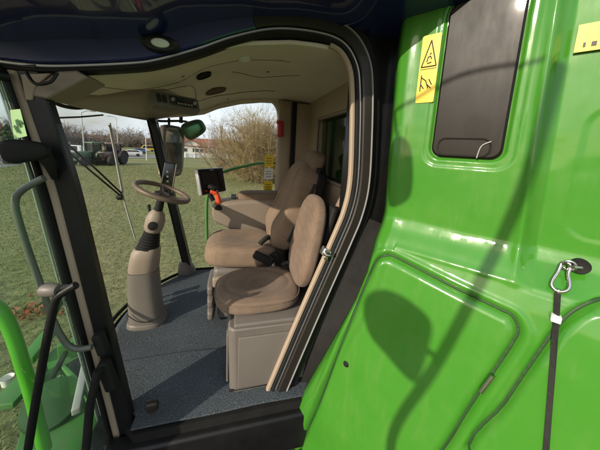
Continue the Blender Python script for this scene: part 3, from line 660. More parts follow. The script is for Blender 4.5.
# -------- wiper and upper blind outside the windscreen
def ontws(px, py, off=0.07):
    d = ray(px, py); t = 1.2
    for i in range(2000):
        p = CAM+d*t
        if p.y >= yfront(p.x, p.z)+off and p.x > XN: return p
        t += 0.003
    return p
W = MB(); pv = ontws(122, 197)
W.tube([ontws(58, 143), ontws(92, 172), pv], 0.008); W.tube([ontws(64, 141), ontws(97, 170), pv+Vector((0.02, 0.0, 0.02))], 0.008)
WP = W.build('wiper', M['black'], HV)
MB().tube(spline([ontws(109, 125), ontws(116, 160), ontws(124, 200), ontws(135, 238)], 5), 0.0075).build('wiper_blade', M['galv'], WP)
MB().tube(spline([ontws(110, 123, 0.085), ontws(117, 160, 0.09), ontws(123, 192, 0.085)], 5), 0.007).build('wiper_rib', M['steel'], WP)
MB().lathe([(0.03, 0), (0.03, 0.03), (0.012, 0.05)], pv, Vector((0, 1, 0)), 16).build('pivot', M['black'], WP)
W2 = MB().tube([ontws(54, 118), ontws(80, 117), ontws(103, 115)], 0.007).build('wiper', M['black'], HV)
MB().tube(spline([ontws(50, 99), ontws(60, 105), ontws(75, 108), ontws(88, 107)], 5), 0.014).build('blind_rail', M['rubber'], HV)

# -------- steering column
SC = MB(); cb = at(147, 322, Z=0.0)          # base centre on the floor
axis = [(cb.x, cb.y-0.01, 0.0, 0.112, 0.134), (cb.x, cb.y-0.01, 0.06, 0.110, 0.129), (cb.x, cb.y, 0.14, 0.101, 0.119), (cb.x, cb.y+0.005, 0.28, 0.098, 0.114), (cb.x, cb.y+0.005, 0.47, 0.096, 0.107)]
capx = [(cb.x, cb.y+0.005, 0.474, 0.091, 0.102), (cb.x, cb.y+0.0, 0.50, 0.094, 0.105), (cb.x, cb.y-0.012, 0.58, 0.093, 0.102), (cb.x, cb.y-0.022, 0.635, 0.090, 0.098), (cb.x, cb.y-0.03, 0.66, 0.075, 0.083)]
def ell(x, y, z, rx, ry, n=28, e=3.0):
    out = []
    for k in range(n):
        a = 2*math.pi*k/n; c_, s_ = math.cos(a), math.sin(a); d = (abs(c_)**e+abs(s_)**e)**(1/e); out.append((x+rx*c_/d, y+ry*s_/d, z))
    return out
SC.loft([ell(*a) for a in axis]); SCO = SC.build('steering_column', M['taupe'], HV)
MB().loft([ell(*a) for a in capx]).build('column_cap', M['beige'], SCO)
MB().loft([ell(cb.x, cb.y-0.005, z, rx, ry) for z, rx, ry in [(0.003, 0.118, 0.142), (0.03, 0.117, 0.140), (0.045, 0.113, 0.135), (0.05, 0.108, 0.13)]]).build('column_base', M['taupe'], SCO)
MB().tube(spline([(cb.x-0.112, cb.y+0.10, 0.16), (cb.x-0.120, cb.y+0.03, 0.10), (cb.x-0.122, cb.y-0.05, 0.085), (cb.x-0.105, cb.y-0.13, 0.11)], 6), 0.003).build('panel_joint', M['rubber'], SCO)
# upper column tilts back towards the driver
t0 = Vector((cb.x, cb.y-0.03, 0.64)); wc = at(163, 192, X=cb.x); ax = (wc-t0).normalized()
q3 = Vector((0, 0, 1)).rotation_difference(ax).to_matrix()
bl = MB(); prof = []
for k in range(17): prof.append((0.080-0.0019*k+(0.008 if k % 2 else 0.0), k*0.0105))
bl.lathe(prof, t0-ax*0.01, ax); bl.build('bellows', M['rubber'], SCO)
t1 = t0+ax*0.155
MB().lathe([(0.050, 0), (0.062, 0.03), (0.064, 0.10), (0.052, 0.15), (0.03, 0.18)], t1, ax, 24, 1.0, 1.1).build('column_cowl', M['beige'], SCO)
MB().lathe([(0.03, 0), (0.034, 0.03), (0.028, 0.045), (0, 0.05)], t1+q3@Vector((-0.045, 0, 0.06)), q3@Vector((-0.9, -0.2, 0.3)), 18).build('tilt_knob', M['rubber'], SCO)
MB().tube([t1+q3@Vector((0.02, 0.05, 0.12)), t1+q3@Vector((0.12, 0.10, 0.16))], [0.008, 0.013]).build('signal_lever', M['rubber'], SCO)
SWL = MB(); Rw = 0.192
wax = Vector((0, -0.36, 0.93)).normalized(); qw = Vector((0, 0, 1)).rotation_difference(wax).to_matrix()
SWL.tube([wc+qw@Vector((Rw*math.cos(a), Rw*math.sin(a), 0)) for a in [2*math.pi*k/48 for k in range(48)]], 0.0185, n=12, closed=True)
WHL = SWL.build('steering_wheel', M['wheel'], SCO)
sp = MB()
for a in (0.3, math.pi-0.3, -math.pi/2):
    sp.tube([wc+qw@Vector((0.03*math.cos(a), 0.03*math.sin(a), -0.03)), wc+qw@Vector((0.11*math.cos(a), 0.11*math.sin(a), -0.018)), wc+qw@Vector((Rw*math.cos(a), Rw*math.sin(a), 0))], [0.022, 0.016, 0.012])
sp.lathe([(0.03, -0.06), (0.055, -0.04), (0.055, -0.012), (0.04, -0.004), (0, 0)], wc, wax, 24); sp.build('wheel_hub', M['wheel'], SCO)
MB().tube([t1+ax*0.12, wc-ax*0.01], [0.036, 0.026], n=16).build('steering_shaft', M['rubber'], SCO)
# pedals
for dx in (0.17, 0.27):
    MB().box((cb.x+dx, cb.y+0.0, 0.14), (0.07, 0.11, 0.012), (R_(-50), 0, 0), bev=0.004).tube([(cb.x+dx, cb.y+0.03, 0.12), (cb.x+dx, cb.y+0.10, 0.01)], 0.01).build('brake_pedal', M['rubber'], HV)
# foot rail shelf at front corner
# -------- corner post display
c = at(168, 180, X=XFR-0.09)
CD = MB().box(c, (0.06, 0.12, 0.37), (R_(10), 0, R_(20)), bev=0.012).build('post_display', M['screen'], HV)
MB().box(c+Vector((-0.02, -0.064, 0.02)), (0.035, 0.012, 0.30), (R_(10), 0, R_(20)), bev=0.004).build('button_strip', M['taupe'], CD)
for k in range(4): MB().lathe([(0.011, 0), (0.009, 0.006), (0, 0.007)], c+Vector((-0.033, -0.005, 0.09-0.05*k)), Vector((-1, -0.2, 0)), 12).build('button', M['silver'], CD)

# -------- mirrors outside the far front corner
XM = 3.30
mc = at(171, 151, X=XM)
MR = MB().pad(mc, (0.16, 0.27, 0.60), (R_(4), 0, R_(35)), e=5).build('side_mirror', M['taupe'], HV)
fr_ = Euler((R_(4), 0, R_(35))).to_matrix(); nm = fr_@Vector((-1, 0, 0))
MB().pad(mc+nm*0.078, (0.012, 0.22, 0.54), (R_(4), 0, R_(35)), e=6).build('mirror_glass', M['chrome'], MR)
MB().box(mc+fr_@Vector((-0.07, 0.125, 0)), (0.10, 0.03, 0.56), (R_(4), 0, R_(35)), bev=0.01).build('mirror_edge', M['tan'], MR)
arm = spline([at(150, 118, X=XM-0.15), at(160, 121, X=XM), at(180, 121, X=XM), at(189, 123, X=XM), at(194, 130, X=XM)], 6)
MB().tube(arm, 0.014).tube([at(169, 118, X=XM), at(169, 128, X=XM)], 0.014).tube([at(181, 116, X=XM), at(181, 123, X=XM)], 0.02).build('mirror_arm', M['rubber'], MR)
gm = at(194, 129, X=XM)
WM = MB().pad(gm, (0.12, 0.27, 0.20), (R_(-30), 0, R_(15)), e=3.2, deform=lambda q: (q.x, q.y, q.z*(1-0.25*q.y*-1*0.6))).build('wide_mirror', M['green_dark'], HV)
MB().pad(gm+Vector((-0.052, -0.012, 0.0)), (0.03, 0.22, 0.15), (R_(-30), 0, R_(15)), e=3.2).build('mirror_glass', mat('tinted_mirror', (0.10, 0.30, 0.14), 0.15, metal=0.6, noise=(12, 0.5)), WM)

# -------- console, monitor, joystick at the far side of the seat
CN = MB()
def cring(Y, z0, z1, xa, xb): 
    r = 0.025; return [(xa+r, Y, z0), (xa, Y, z0+r), (xa, Y, z1-r), (xa+r, Y, z1), (xb-r, Y, z1), (xb, Y, z1-r), (xb, Y, z0+r), (xb-r, Y, z0)]
CN.loft([cring(0.22, 0.80, 0.90, 2.50, 2.70), cring(0.20, 0.74, 0.93, 2.49, 2.72), cring(0.05, 0.66, 0.95, 2.48, 2.74), cring(-0.15, 0.60, 0.965, 2.48, 2.74), cring(-0.5, 0.58, 0.97, 2.48, 2.74), cring(-0.62, 0.60, 0.96, 2.49, 2.72)])
CNO = CN.build('armrest_console', M['beige'], HV, bevel=0.01)
MB().pad((2.61, -0.28, 0.985), (0.22, 0.52, 0.10), e=4).build('armrest_pad', M['fabric'], CNO)
MB().box((2.61, -0.05, 0.40), (0.16, 0.22, 0.72), bev=0.03).build('console_stand', M['taupe'], CNO)
mc2 = at(211, 181, X=2.62); rm = Euler((R_(-12), 0, R_(-38))).to_matrix()
# monitor faces back/left towards the driver
MN = MB().box(mc2, (0.345, 0.045, 0.255), rm, bev=0.012).build('monitor', M['silver'], HV)
fnm = rm@Vector((0, -1, 0))
MB().box(mc2+fnm*0.019, (0.33, 0.02, 0.24), rm, bev=0.006).build('bezel', M['rubber'], MN)
MB().box(mc2+fnm*0.029, (0.275, 0.004, 0.19), rm).build('screen', M['screen'], MN)
MB().box(mc2+fnm*0.033+rm@Vector((0, 0, 0.107)), (0.05, 0.004, 0.008), rm).build('print_line', M['silver'], MN)
MB().tube([mc2+Vector((0, 0.02, -0.11)), (mc2.x, mc2.y-0.02, 0.93)], 0.022).build('monitor_arm', M['rubber'], MN)
jb = at(219, 203, X=2.52)
JS = MB().tube(spline([jb+Vector((0, 0, -0.02)), jb+Vector((-0.005, 0.01, 0.05)), jb+Vector((0, 0.03, 0.10)), jb+Vector((0.0, 0.075, 0.13))], 5), [0.026]*5+[0.024]*5+[0.03]*5+[0.026], n=14).build('control_lever', M['orange'], HV)
MB().pad(jb+Vector((-0.01, 0.06, 0.155)), (0.075, 0.09, 0.05), (R_(25), 0, 0), e=3).build('lever_head', M['rubber'], JS)
MB().lathe([(0.011, 0), (0.009, 0.008), (0, 0.009)], jb+Vector((-0.035, 0.07, 0.17)), Vector((-0.7, -0.2, 0.7)), 12).build('button', M['yellow'], JS)
MB().lathe([(0.05, 0), (0.045, 0.03), (0.03, 0.05)], jb+Vector((0, 0, -0.06)), Vector((0, 0, 1)), 20).build('lever_boot', M['rubber'], JS)
for k in range(4): MB().box((2.56+0.045*k, 0.02, 0.975), (0.03, 0.05, 0.02), bev=0.005).build('switch', M['ink'], CNO)
for i in range(3):
    for j in range(4): MB().lathe([(0.009, 0), (0.008, 0.006), (0, 0.007)], (2.53+0.035*j, 0.07+0.035*i, 0.955-0.02*i), n=10).build('button', M[['ink', 'silver', 'yellow', 'ink'][(i+j) % 4]], CNO)
MB().tube(spline([(2.6, -0.02, 0.97), (2.56, -0.05, 1.0), (2.62, -0.12, 1.01)], 5), 0.009).build('cable', M['rubber'], CNO)

# -------- operator seat
def cush(q):
    z = q.z; 
    if q.z > 0: z = q.z-0.22*math.exp(-((q.x)**2/0.35+(q.y+0.15)**2/0.5))*q.z + 0.16*max(0, abs(q.x)-0.62)
    if q.y > 0.6 and q.z > 0: z -= (q.y-0.6)*0.6
    # stitched groove either side of the centre panel
    g_ = math.exp(-((abs(q.x)-0.62)/0.045)**2); z -= 0.13*g_*(1 if q.z > 0 else 0)
    return (q.x*(1-0.07*max(q.y, 0)), q.y, z)
def backf(q):
    y = q.y; 
    g_ = math.exp(-((abs(q.x)-0.60)/0.05)**2)
    if q.y > 0: y = q.y-0.35*math.exp(-(q.x**2/0.25+(q.z+0.1)**2/0.5))*q.y+0.35*max(0, abs(q.x)-0.6) - 0.22*g_ + 0.25*math.exp(-((q.z+0.55)/0.3)**2)
    w_ = 1-0.20*max(0, q.z)**1.5-0.06*max(0, -q.z)
    return (q.x*w_, y, q.z)
OS = empty('x', (0, 0, 0)); bpy.data.objects.remove(OS)
XO = 2.19
OSB = MB(); OSB.box((XO, -0.06, 0.20), (0.34, 0.40, 0.36), bev=0.04)
OSB.box((XO, -0.06, 0.44), (0.42, 0.46, 0.14), bev=0.04)
OPS = OSB.build('operator_seat', M['taupe'], HV, label='rear driver seat base of grey brown plastic')
MB().pad((XO, -0.055, 0.60), (0.53, 0.60, 0.20), (R_(4), 0, 0), e=4.5, deform=cush).build('cushion', M['fabric_light'], OPS)
MB().pad((XO-0.01, -0.50, 1.00), (0.56, 0.24, 0.80), (R_(20), 0, 0), e=4.0, deform=backf, n=26).build('backrest', M['fabric_light'], OPS)
MB().pad((XO-0.01, -0.60, 0.98), (0.50, 0.11, 0.72), (R_(20), 0, 0), e=5).build('back_shell', M['rubber'], OPS)
MB().pad((XO-0.01, -0.665, 1.385), (0.40, 0.15, 0.20), (R_(18), 0, 0), e=3.6).build('headrest', M['fabric'], OPS)
for sx in (-1, 1):
    pass
# bellows of the suspension and side controls
MB().box((XO-0.25, 0.02, 0.42), (0.05, 0.30, 0.09), bev=0.02).build('seat_side_cover', M['beige'], OPS)
for k in range(3): MB().pad((XO-0.06, 0.19, 0.10+0.11*k), (0.34, 0.06, 0.10), e=4).build('suspension_fold', M['taupe'], OPS)
MB().tube(spline([(XO-0.285, -0.62, 1.22), (XO-0.30, -0.56, 1.08), (XO-0.295, -0.50, 0.93), (XO-0.28, -0.42, 0.74)], 6), 0.013).build('belt_strap', M['webbing'], OPS)
MB().box((XO-0.31, -0.545, 1.02), (0.02, 0.05, 0.09), (R_(20), 0, 0), bev=0.006).build('belt_buckle', M['rubber'], OPS)
# seat belt of the operator seat
MB().box((XO-0.27, -0.33, 0.60), (0.05, 0.06, 0.10), (R_(-25), 0, 0), bev=0.012).build('belt_buckle', M['rubber'], OPS)
MB().tube(spline([(XO-0.20, -0.20, 0.70), (XO-0.16, -0.26, 0.735), (XO-0.1, -0.32, 0.72)], 5), 0.022).build('belt_strap', M['webbing'], OPS)

# -------- instructor seat beside the door
XI = 1.635
BX = MB()
bc = at(232, 402, Z=0.0)
y1b, y0b = 0.025, -0.60; x0b, x1b = 1.345, 1.88
def br(z, e0=0): r = 0.03; return [(x0b+r, y1b+e0, z), (x0b, y1b+e0-r, z), (x0b, y0b, z), (x1b, y0b, z), (x1b, y1b+e0-r, z), (x1b-r, y1b+e0, z)]
BX.loft([br(0.004, 0.0), br(0.06, -0.0), br(0.40, 0.01), br(0.44, 0.01)]); INS = BX.build('instructor_seat', M['taupe'], HV, bevel=0.012, label='fold-down instructor seat on a grey brown storage box by the door')
MB().tube([(x0b+0.005, y1b-0.0, 0.03), (x0b+0.0, y0b+0.2, 0.03)], 0.006).build('base_edge', M['rubber'], INS)
# framed door of the storage box on the side towards the doorway
MB().box((x0b-0.006, -0.255, 0.22), (0.014, 0.46, 0.34), bev=0.006).build('box_lid', M['taupe'], INS)
MB().box((x0b+0.24, y1b+0.012, 0.22), (0.40, 0.014, 0.33), bev=0.006).build('box_lid', M['taupe'], INS)
MB().box((x0b+0.23, -0.28, 0.455), (0.46, 0.56, 0.03), bev=0.01).build('seat_pan', M['taupe'], INS)
def cush2(q):
    z = q.z
    if q.z > 0: z = q.z-0.75*math.exp(-(q.x**2/0.35+(q.y+0.15)**2/0.35))*q.z
    g_ = math.exp(-((math.hypot(q.x, q.y*0.9)-0.70)/0.05)**2)
    if q.z > 0: z -= 0.10*g_
    return (q.x*(1-0.10*max(q.y, 0)**2), q.y, z)
MB().pad((XI-0.0, -0.155, 0.522), (0.49, 0.56, 0.125), (R_(-1), 0, 0), e=3.3, deform=cush2, n=26).build('cushion', M['fabric'], INS)
MB().pad((XI+0.03, -0.50, 0.86), (0.45, 0.13, 0.64), (R_(11), 0, 0), e=3.1, n=24, deform=lambda q: (q.x*(1-0.12*q.z), q.y-0.3*math.exp(-(q.x**2+q.z**2)/0.3)*(1 if q.y > 0 else 0), q.z)).build('backrest', M['fabric'], INS)
MB().box((XI+0.03, -0.58, 0.83), (0.34, 0.05, 0.60), (R_(13), 0, 0), bev=0.02).build('back_shell', M['rubber'], INS)
for xh in (-0.2, 0.19): MB().tube([(XI+xh, -0.47, 0.44), (XI+xh, -0.56, 0.62)], 0.018).build('hinge', M['rubber'], INS)
def piping(c, sx, sy, e, rot, zoff, parent, r=0.0035, sc=0.985):
    R = Euler(rot).to_matrix(); pts = []
    for k in range(64):
        a = 2*math.pi*k/64; cc, ss = math.cos(a), math.sin(a); d = (abs(cc)**e+abs(ss)**e)**(1/e); x, y = cc/d, ss/d
        pts.append(Vector(c)+R@Vector((x*sx/2*sc*(1-0.10*max(y, 0)**2), y*sy/2*sc, zoff)))
    MB().tube(pts, r, n=6, closed=True).build('piping', M['fabric'], parent)
piping((XI, -0.155, 0.522), 0.49, 0.56, 3.3, (R_(-1), 0, 0), 0.022, INS, 0.004, 1.0)
# buckles and dark straps between the seats
MB().box((1.86, -0.20, 0.64), (0.045, 0.13, 0.06), (R_(30), 0, 0), bev=0.012).box((1.86, -0.26, 0.60), (0.03, 0.05, 0.10), (R_(30), 0, 0), bev=0.006).build('belt_buckle', M['rubber'], INS)
MB().box((1.80, -0.40, 0.57), (0.045, 0.10, 0.06), (R_(-20), 0, 0), bev=0.012).build('belt_buckle', M['rubber'], INS)
MB().tube(spline([(1.80, -0.36, 0.60), (1.75, -0.42, 0.64), (1.72, -0.50, 0.62), (1.74, -0.56, 0.52)], 6), 0.016).build('belt_strap', M['webbing'], INS)
# shoulder belt of the instructor seat hanging from the rear wall
MB().grid(lambda u, v: (1.98+0.002*math.sin(v*9), -0.60+0.045*u+0.02*math.sin(v*3)-0.1*v, lerp(0.62, 1.35, v)), 2, 14).build('belt_strap', M['webbing'], OPS, solid=0.003)
# foot pad block in front of seat box floor
MB().pad(at(152, 406, X=1.27), (0.04, 0.065, 0.06), e=3).build('floor_knob', M['frame'], HV)
# sill under the doorway
MB().box((1.25, 0.02, -0.19), (0.10, 1.25, 0.25), bev=0.02).build('door_sill', M['black'], HV)

# -------- open door, swung forward
d0 = [(14, 82), (22, 105), (36, 150), (47, 190), (62, 245), (82, 318), (102, 390), (120, 455)]
hc = spline([at(x-6, y, X=XN-0.03) for x, y in d0], 5)
ddir = Vector((-0.60, 0.48, 0))
def dg(u, v):
    p = hc[int(round(v*(len(hc)-1)))]; b = 0.05*math.sin(math.pi*u); return p+ddir*u+Vector((-b, -b, 0))*0.6
DG = MB().grid(dg, 12, len(hc)-1); DGO = DG.build('door', M['glass_green'], HV)
MB().tube([p+Vector((0.0, 0.0, 0)) for p in hc], 0.007).build('door_seal', M['rubber'], DGO)
MB().tube([p+Vector((-0.012, 0.02, 0)) for p in hc], 0.004).build('glass_edge', mat('glass_edge', (0.30, 0.36, 0.30), 0.3, noise=(5, 0.2)), DGO)
MB().tube([hc[0]+ddir*u/10+Vector((0, 0, 0.02)) for u in range(11)], 0.02).build('door_top_rail', M['black'], DGO)
# black padded hinge cover
a = at(10, 149, X=1.20); b2 = at(42, 153, X=1.25)
hg = MB().pad((a+b2)/2, (0.06, 0.14, 0.085), (R_(-4), 0, R_(20)), e=3.0, deform=lambda q: (q.x, q.y, q.z*(1+0.25*q.y))).build('door_hinge', M['rubber'], DGO)
hb = at(50, 165, X=1.26); MB().tube([b2, hb, at(55, 178, X=XN-0.02)], [0.03, 0.02, 0.012]).build('hinge_arm', M['rubber'], DGO)
# sticker on the glass
sc_ = at(16, 126, X=1.1)
st = MB().slab([at(10, 110, X=1.12), at(20, 109, X=1.12), at(27, 136, X=1.12), at(14, 139, X=1.12)], (0.002, 0, 0)).build('exit_sticker', mat('green_sticker', (0.40, 0.62, 0.28), 0.5, noise=(9, 0.1)), DGO, smooth=False)
mbx = MB(); 
for pts in [[(15, 120), (18, 119), (20, 126), (17, 127)], [(13, 126), (15, 125), (19, 132), (17, 133)], [(19, 122), (22, 121), (23, 123), (20, 124)]]: mbx.slab([at(x, y, X=1.116) for x, y in pts], (0.001, 0, 0))
mbx.build('running_figure', mat('sticker_ink', (0.02, 0.12, 0.03), 0.6, noise=(5, 0.1)), DGO, smooth=False)
# outer grey handrail of the door
MB().tube(spline([at(x, y, X=1.22) for x, y in [(44, 178), (36, 182), (20, 192), (15, 203), (19, 222), (28, 250), (40, 284), (53, 320), (66, 343), (78, 349), (92, 347)]], 5), 0.013).build('door_handrail', mat('grey_green_tube', (0.12, 0.13, 0.11), 0.45, noise=(8, 0.3), coat=0.3), DGO)
# black grab bar
gb = spline([at(x, y, X=1.05) for x, y in [(76, 285), (66, 291), (57, 298), (52, 315), (44, 355), (36, 400), (28, 450)]], 6)
MB().tube(gb, 0.0142, n=14).build('grab_bar', M['black'], DGO)
MB().lathe([(0.02, -0.03), (0.024, -0.02), (0.024, 0.02), (0.02, 0.03)], at(50, 290, X=1.06), Vector((0.2, 1, 0)), 16).tube([at(50, 290, X=1.06), at(68, 288, X=1.08)], 0.014).build('bar_socket', M['taupe'], DGO)
# lower door mechanism by the pillar
lm = MB(); lm.box(at(101, 343, X=1.26), (0.05, 0.04, 0.11), (R_(-12), 0, 0), bev=0.01); lm.box(at(108, 375, X=1.26), (0.05, 0.05, 0.16), (R_(-12), 0, 0), bev=0.012)
lm.tube([at(98, 370, X=1.2), at(90, 405, X=1.18), at(86, 450, X=1.18)], 0.018); lm.build('gas_strut', M['rubber'], DGO)

# -------- green access platform and rail at the front left corner
def zp(pts, z): return [at(x, y, Z=z) for x, y in pts]
PLO = MB().slab(zp([(10, 470), (32, 392), (50, 352), (64, 342), (84, 352), (112, 348), (124, 400), (130, 470)], -0.5), (0, 0, -0.02)).build('front_platform', M['green_dull'], HV, smooth=False, bevel=0.004)
def bar(pa, pb, z0, w_, h_, name, m, z1=None):
    a = at(*pa, Z=z0); b = at(*pb, Z=z1 if z1 is not None else z0); d = b-a; u = d.normalized(); v = Vector((0, 0, 1)).cross(u).normalized(); ww = u.cross(v)
    return MB().box((a+b)/2, (d.length, w_, h_), Matrix((u, v, ww)).transposed(), bev=0.008).build(name, m, PLO)
bar((26, 362), (52, 330), -0.42, 0.10, 0.07, 'support_beam', M['green_dull'])
bar((0, 408), (34, 372), -0.44, 0.16, 0.05, 'support_beam', M['green_dull'])
bar((58, 352), (108, 336), -0.40, 0.05, 0.14, 'support_beam', M['green_dull'])
bar((64, 372), (96, 405), -0.42, 0.03, 0.12, 'support_beam', M['green_dull'])
bar((88, 352), (76, 412), -0.36, 0.05, 0.05, 'hydraulic_tube', M['galv'])
bar((40, 400), (66, 352), -0.38, 0.035, 0.035, 'hydraulic_tube', M['rubber'])
bar((70, 366), (84, 378), -0.43, 0.13, 0.08, 'hydraulic_block', M['rubber'])
MB().lathe([(0.16, -0.03), (0.17, 0), (0.16, 0.03), (0.10, 0.04), (0.03, 0.05)], at(52, 404, Z=-0.42), Vector((-0.5, -0.2, 1)), 28).build('belt_pulley', M['green_dark'], PLO)
MB().slab(zp([(93, 408), (103, 374), (112, 380), (110, 412)], -0.3), (0, 0, -0.05)).build('bracket', M['rubber'], PLO, smooth=False)
for (x, y) in [(79, 389), (75, 396), (71, 402), (67, 409)]: MB().lathe([(0.018, 0.0), (0.018, 0.003), (0, 0.004)], at(x, y, Z=-0.497), n=14).build('drain_hole', M['galv'], PLO)
for (x, y, r) in [(83, 366, 0.02), (91, 374, 0.028), (98, 366, 0.02), (60, 386, 0.018), (45, 372, 0.018)]: MB().lathe([(r, 0), (r, 0.05), (r*0.7, 0.055), (r*0.7, 0.09)], at(x, y, Z=-0.47), n=6).build('bolt', M['galv'], PLO)
MB().lathe([(0.035, 0), (0.04, 0.06), (0.042, 0.065), (0.036, 0.06), (0.03, 0.02)], at(8, 384, Z=-0.54), n=24).build('end_cap', M['white'], PLO)
hr = spline([at(-30, 300, X=1.15), at(-12, 302, X=1.15), at(2, 313, X=1.15), at(13, 335, X=1.15), at(23, 366, X=1.15), at(32, 396, X=1.15), at(45, 450, X=1.15)], 6)
MB().tube(hr, 0.024, n=14).build('front_handrail', mat('bright_green_tube', (0.09, 0.42, 0.02), 0.35, coat=0.5, noise=(8, 0.15)), HV)
MB().tube([at(62, 300, X=1.9), at(100, 292, X=2.1)], 0.014).tube([at(46, 330, X=1.7), at(62, 300, X=1.9)], 0.014).build('platform_rail', M['green_dark'], HV)
# green rail outside the right window
MB().tube(spline([at(207, 240, X=3.7), at(207, 200, X=3.7), at(214, 178, X=3.7), at(226, 171, X=3.7), at(245, 166, X=3.7), at(262, 163, X=3.7), at(290, 163, X=3.7)], 6), 0.022).build('side_handrail', M['green_dull'], HV)

# ================================================================== green body panel behind the cab
HN = Vector((-0.8228, -0.5683, 0)); NN = Vector((-0.5683, 0.8228, 0)); PO = Vector((1.15, -0.76, 0))
def base_off(z):
    # upright above the ledge, below it the panel swells out towards the platform
    return interp(z, [-1.2, 0.0, 0.4, 0.8, 0.96, 1.04, 1.08, 1.12, 1.17, 1.22, 2.6], [0.30, 0.245, 0.19, 0.125, 0.094, 0.072, 0.050, 0.020, 0.0, 0.0, 0.0])
_zt = np.linspace(-1.2, 2.6, 400); _ot = np.array([base_off(z) for z in _zt]); _kn = np.exp(-np.linspace(-2, 2, 7)**2); _kn /= _kn.sum(); _ot = np.convolve(np.pad(_ot, 3, mode='edge'), _kn, 'valid')
def base_off(z): return float(np.interp(z, _zt, _ot))
def on_panel(px, py, extra=0.0):
    d = ray(px, py); off = 0.1
    for _ in range(40):
        P0 = PO+NN*(off+extra); t = (P0-CAM).dot(NN)/d.dot(NN); p = CAM+d*t; off = 0.6*off+0.4*base_off(p.z)
    return (p-PO).dot(HN), p.z
def ppt(s, z, o): return PO+HN*s+NN*o+Vector((0, 0, z))
def poly_sdf(S, Z, pts):
    P = np.array(pts); n = len(P); best = np.full(S.shape, 1e9); inside = np.zeros(S.shape, bool)
    for i in range(n):
        a = P[i]; b = P[(i+1) % n]; e = b-a; wx = S-a[0]; wz = Z-a[1]
        t = np.clip((wx*e[0]+wz*e[1])/(e@e), 0, 1); best = np.minimum(best, np.hypot(wx-e[0]*t, wz-e[1]*t))
        c = ((a[1] > Z) != (b[1] > Z)) & (S < (b[0]-a[0])*(Z-a[1])/(b[1]-a[1]+1e-12)+a[0]); inside ^= c
    return np.where(inside, -best, best)
def line_dist(S, Z, pts):
    P = np.array(pts); best = np.full(S.shape, 1e9)
    for i in range(len(P)-1):
        a = P[i]; b = P[i+1]; e = b-a; wx = S-a[0]; wz = Z-a[1]; t = np.clip((wx*e[0]+wz*e[1])/(e@e), 0, 1); best = np.minimum(best, np.hypot(wx-e[0]*t, wz-e[1]*t))
    return best
def sp2(pts, n=5, closed=False): return [(p.x, p.y) for p in spline([(a, b, 0) for a, b in pts], n, closed)]
def spline2(h):
    P = [Vector((a, b, 0)) for a, b in h]; out = []
    for i in range(len(P)):
        a, b = P[i], P[(i+1) % len(P)]
        for k in range(4): q = a.lerp(b, k/4); out.append((q.x, q.y))
    return out
edge_px = [(393, 58), (390, 100), (386, 150), (382, 205), (376, 230), (363, 275), (351, 304), (325, 350), (293, 406), (262, 460)]
edge = sorted([(on_panel(x, y)[1], on_panel(x, y)[0]) for x, y in edge_px])
ez = [e[0] for e in edge]; es = [e[1] for e in edge]
def sleft(z): return interp(z, [-1.3]+ez+[2.6], [es[0]-0.2]+es+[es[-1]+0.02])
hatch = sp2([on_panel(x, y) for x, y in [(387, 256), (398, 260), (440, 282), (470, 297), (499, 311), (512, 318), (518, 332), (512, 346), (492, 376), (470, 408), (440, 455), (400, 500), (330, 480), (300, 455), (318, 405), (340, 348), (358, 300), (369, 274), (377, 260)]], 5, True)
hatch2 = sp2([on_panel(x, y) for x, y in [(470, 460), (505, 405), (530, 368), (554, 334), (568, 318), (584, 308), (604, 303), (640, 305), (700, 320), (760, 400), (760, 500), (600, 560)]], 5, True)
vent_c = [on_panel(x, y) for x, y in [(446, 30), (526, 30), (501, 163), (432, 155)]]
vs0, vs1 = 0.195, 0.462; vz0, vz1 = 1.492, 2.14
def rrect(s0, s1, z0, z1, r, n=6):
    out = []
    for cx, cz, a0 in ((s1-r, z1-r, 0), (s0+r, z1-r, 90), (s0+r, z0+r, 180), (s1-r, z0+r, 270)):
        for k in range(n+1): a = R_(a0+90*k/n); out.append((cx+r*math.cos(a), cz+r*math.sin(a)))
    return out
ventp = rrect(vs0, vs1, vz0, vz1, 0.045)
recess = rrect(vs0-0.035, vs1+0.04, vz0-0.045, vz1+0.05, 0.07)
rim_line = [on_panel(x, y) for x, y in [(392, 200), (388, 225), (381, 246), (363, 286), (340, 341), (300, 418)]]
rim_line = sp2(rim_line, 5)
NS, NZ = 430, 760
zv = np.linspace(-1.15, 2.35, NZ+1); uv = np.linspace(0, 1, NS+1)
SL = np.array([sleft(z) for z in zv]); SR = 1.75
S = SL[:, None]+(SR-SL[:, None])*(uv[None, :]**1.25); Z = np.repeat(zv[:, None], NS+1, 1)
O = np.array([base_off(z) for z in zv]); 
O = np.repeat(O[:, None], NS+1, 1)
D = S-SL[:, None]                                   # distance from the left edge
O = O-0.055*np.clip(1-D/0.045, 0, 1)**2             # rolled edge
rim_amt = np.clip((1.2-Z)/0.2, 0, 1)
O = O+0.012*np.exp(-((D-0.075)/0.028)**2)*(0.4+0.6*rim_amt)   # raised rib along the edge
# second vertical crease right of the smoked panel, panel beyond is set slightly back and turned
cre = 0.56-0.03*(Z-1.2)
O = O+np.where(Z > 1.12, 1, np.clip((Z-1.02)/0.1, 0, 1))*(-0.035*np.clip((S-cre)/0.05, 0, 1)+0.012*np.exp(-((S-cre)/0.02)**2))
h1 = poly_sdf(S, Z, hatch); h2 = poly_sdf(S, Z, hatch2); rc = poly_sdf(S, Z, recess); vt = poly_sdf(S, Z, ventp)
O = O-0.018*np.exp(-(h1/0.010)**2)+0.010*np.clip(-h1/0.03, 0, 1)     # gap and slightly proud hatch
O = O-0.018*np.exp(-(h2/0.010)**2)+0.010*np.clip(-h2/0.03, 0, 1)
O = O+0.006*np.exp(-((h1-0.03)/0.012)**2)*(h1 > 0)
O = O-0.005*np.clip(-rc/0.012, 0, 1)-0.012*np.clip((0.012-vt)/0.01, 0, 1)
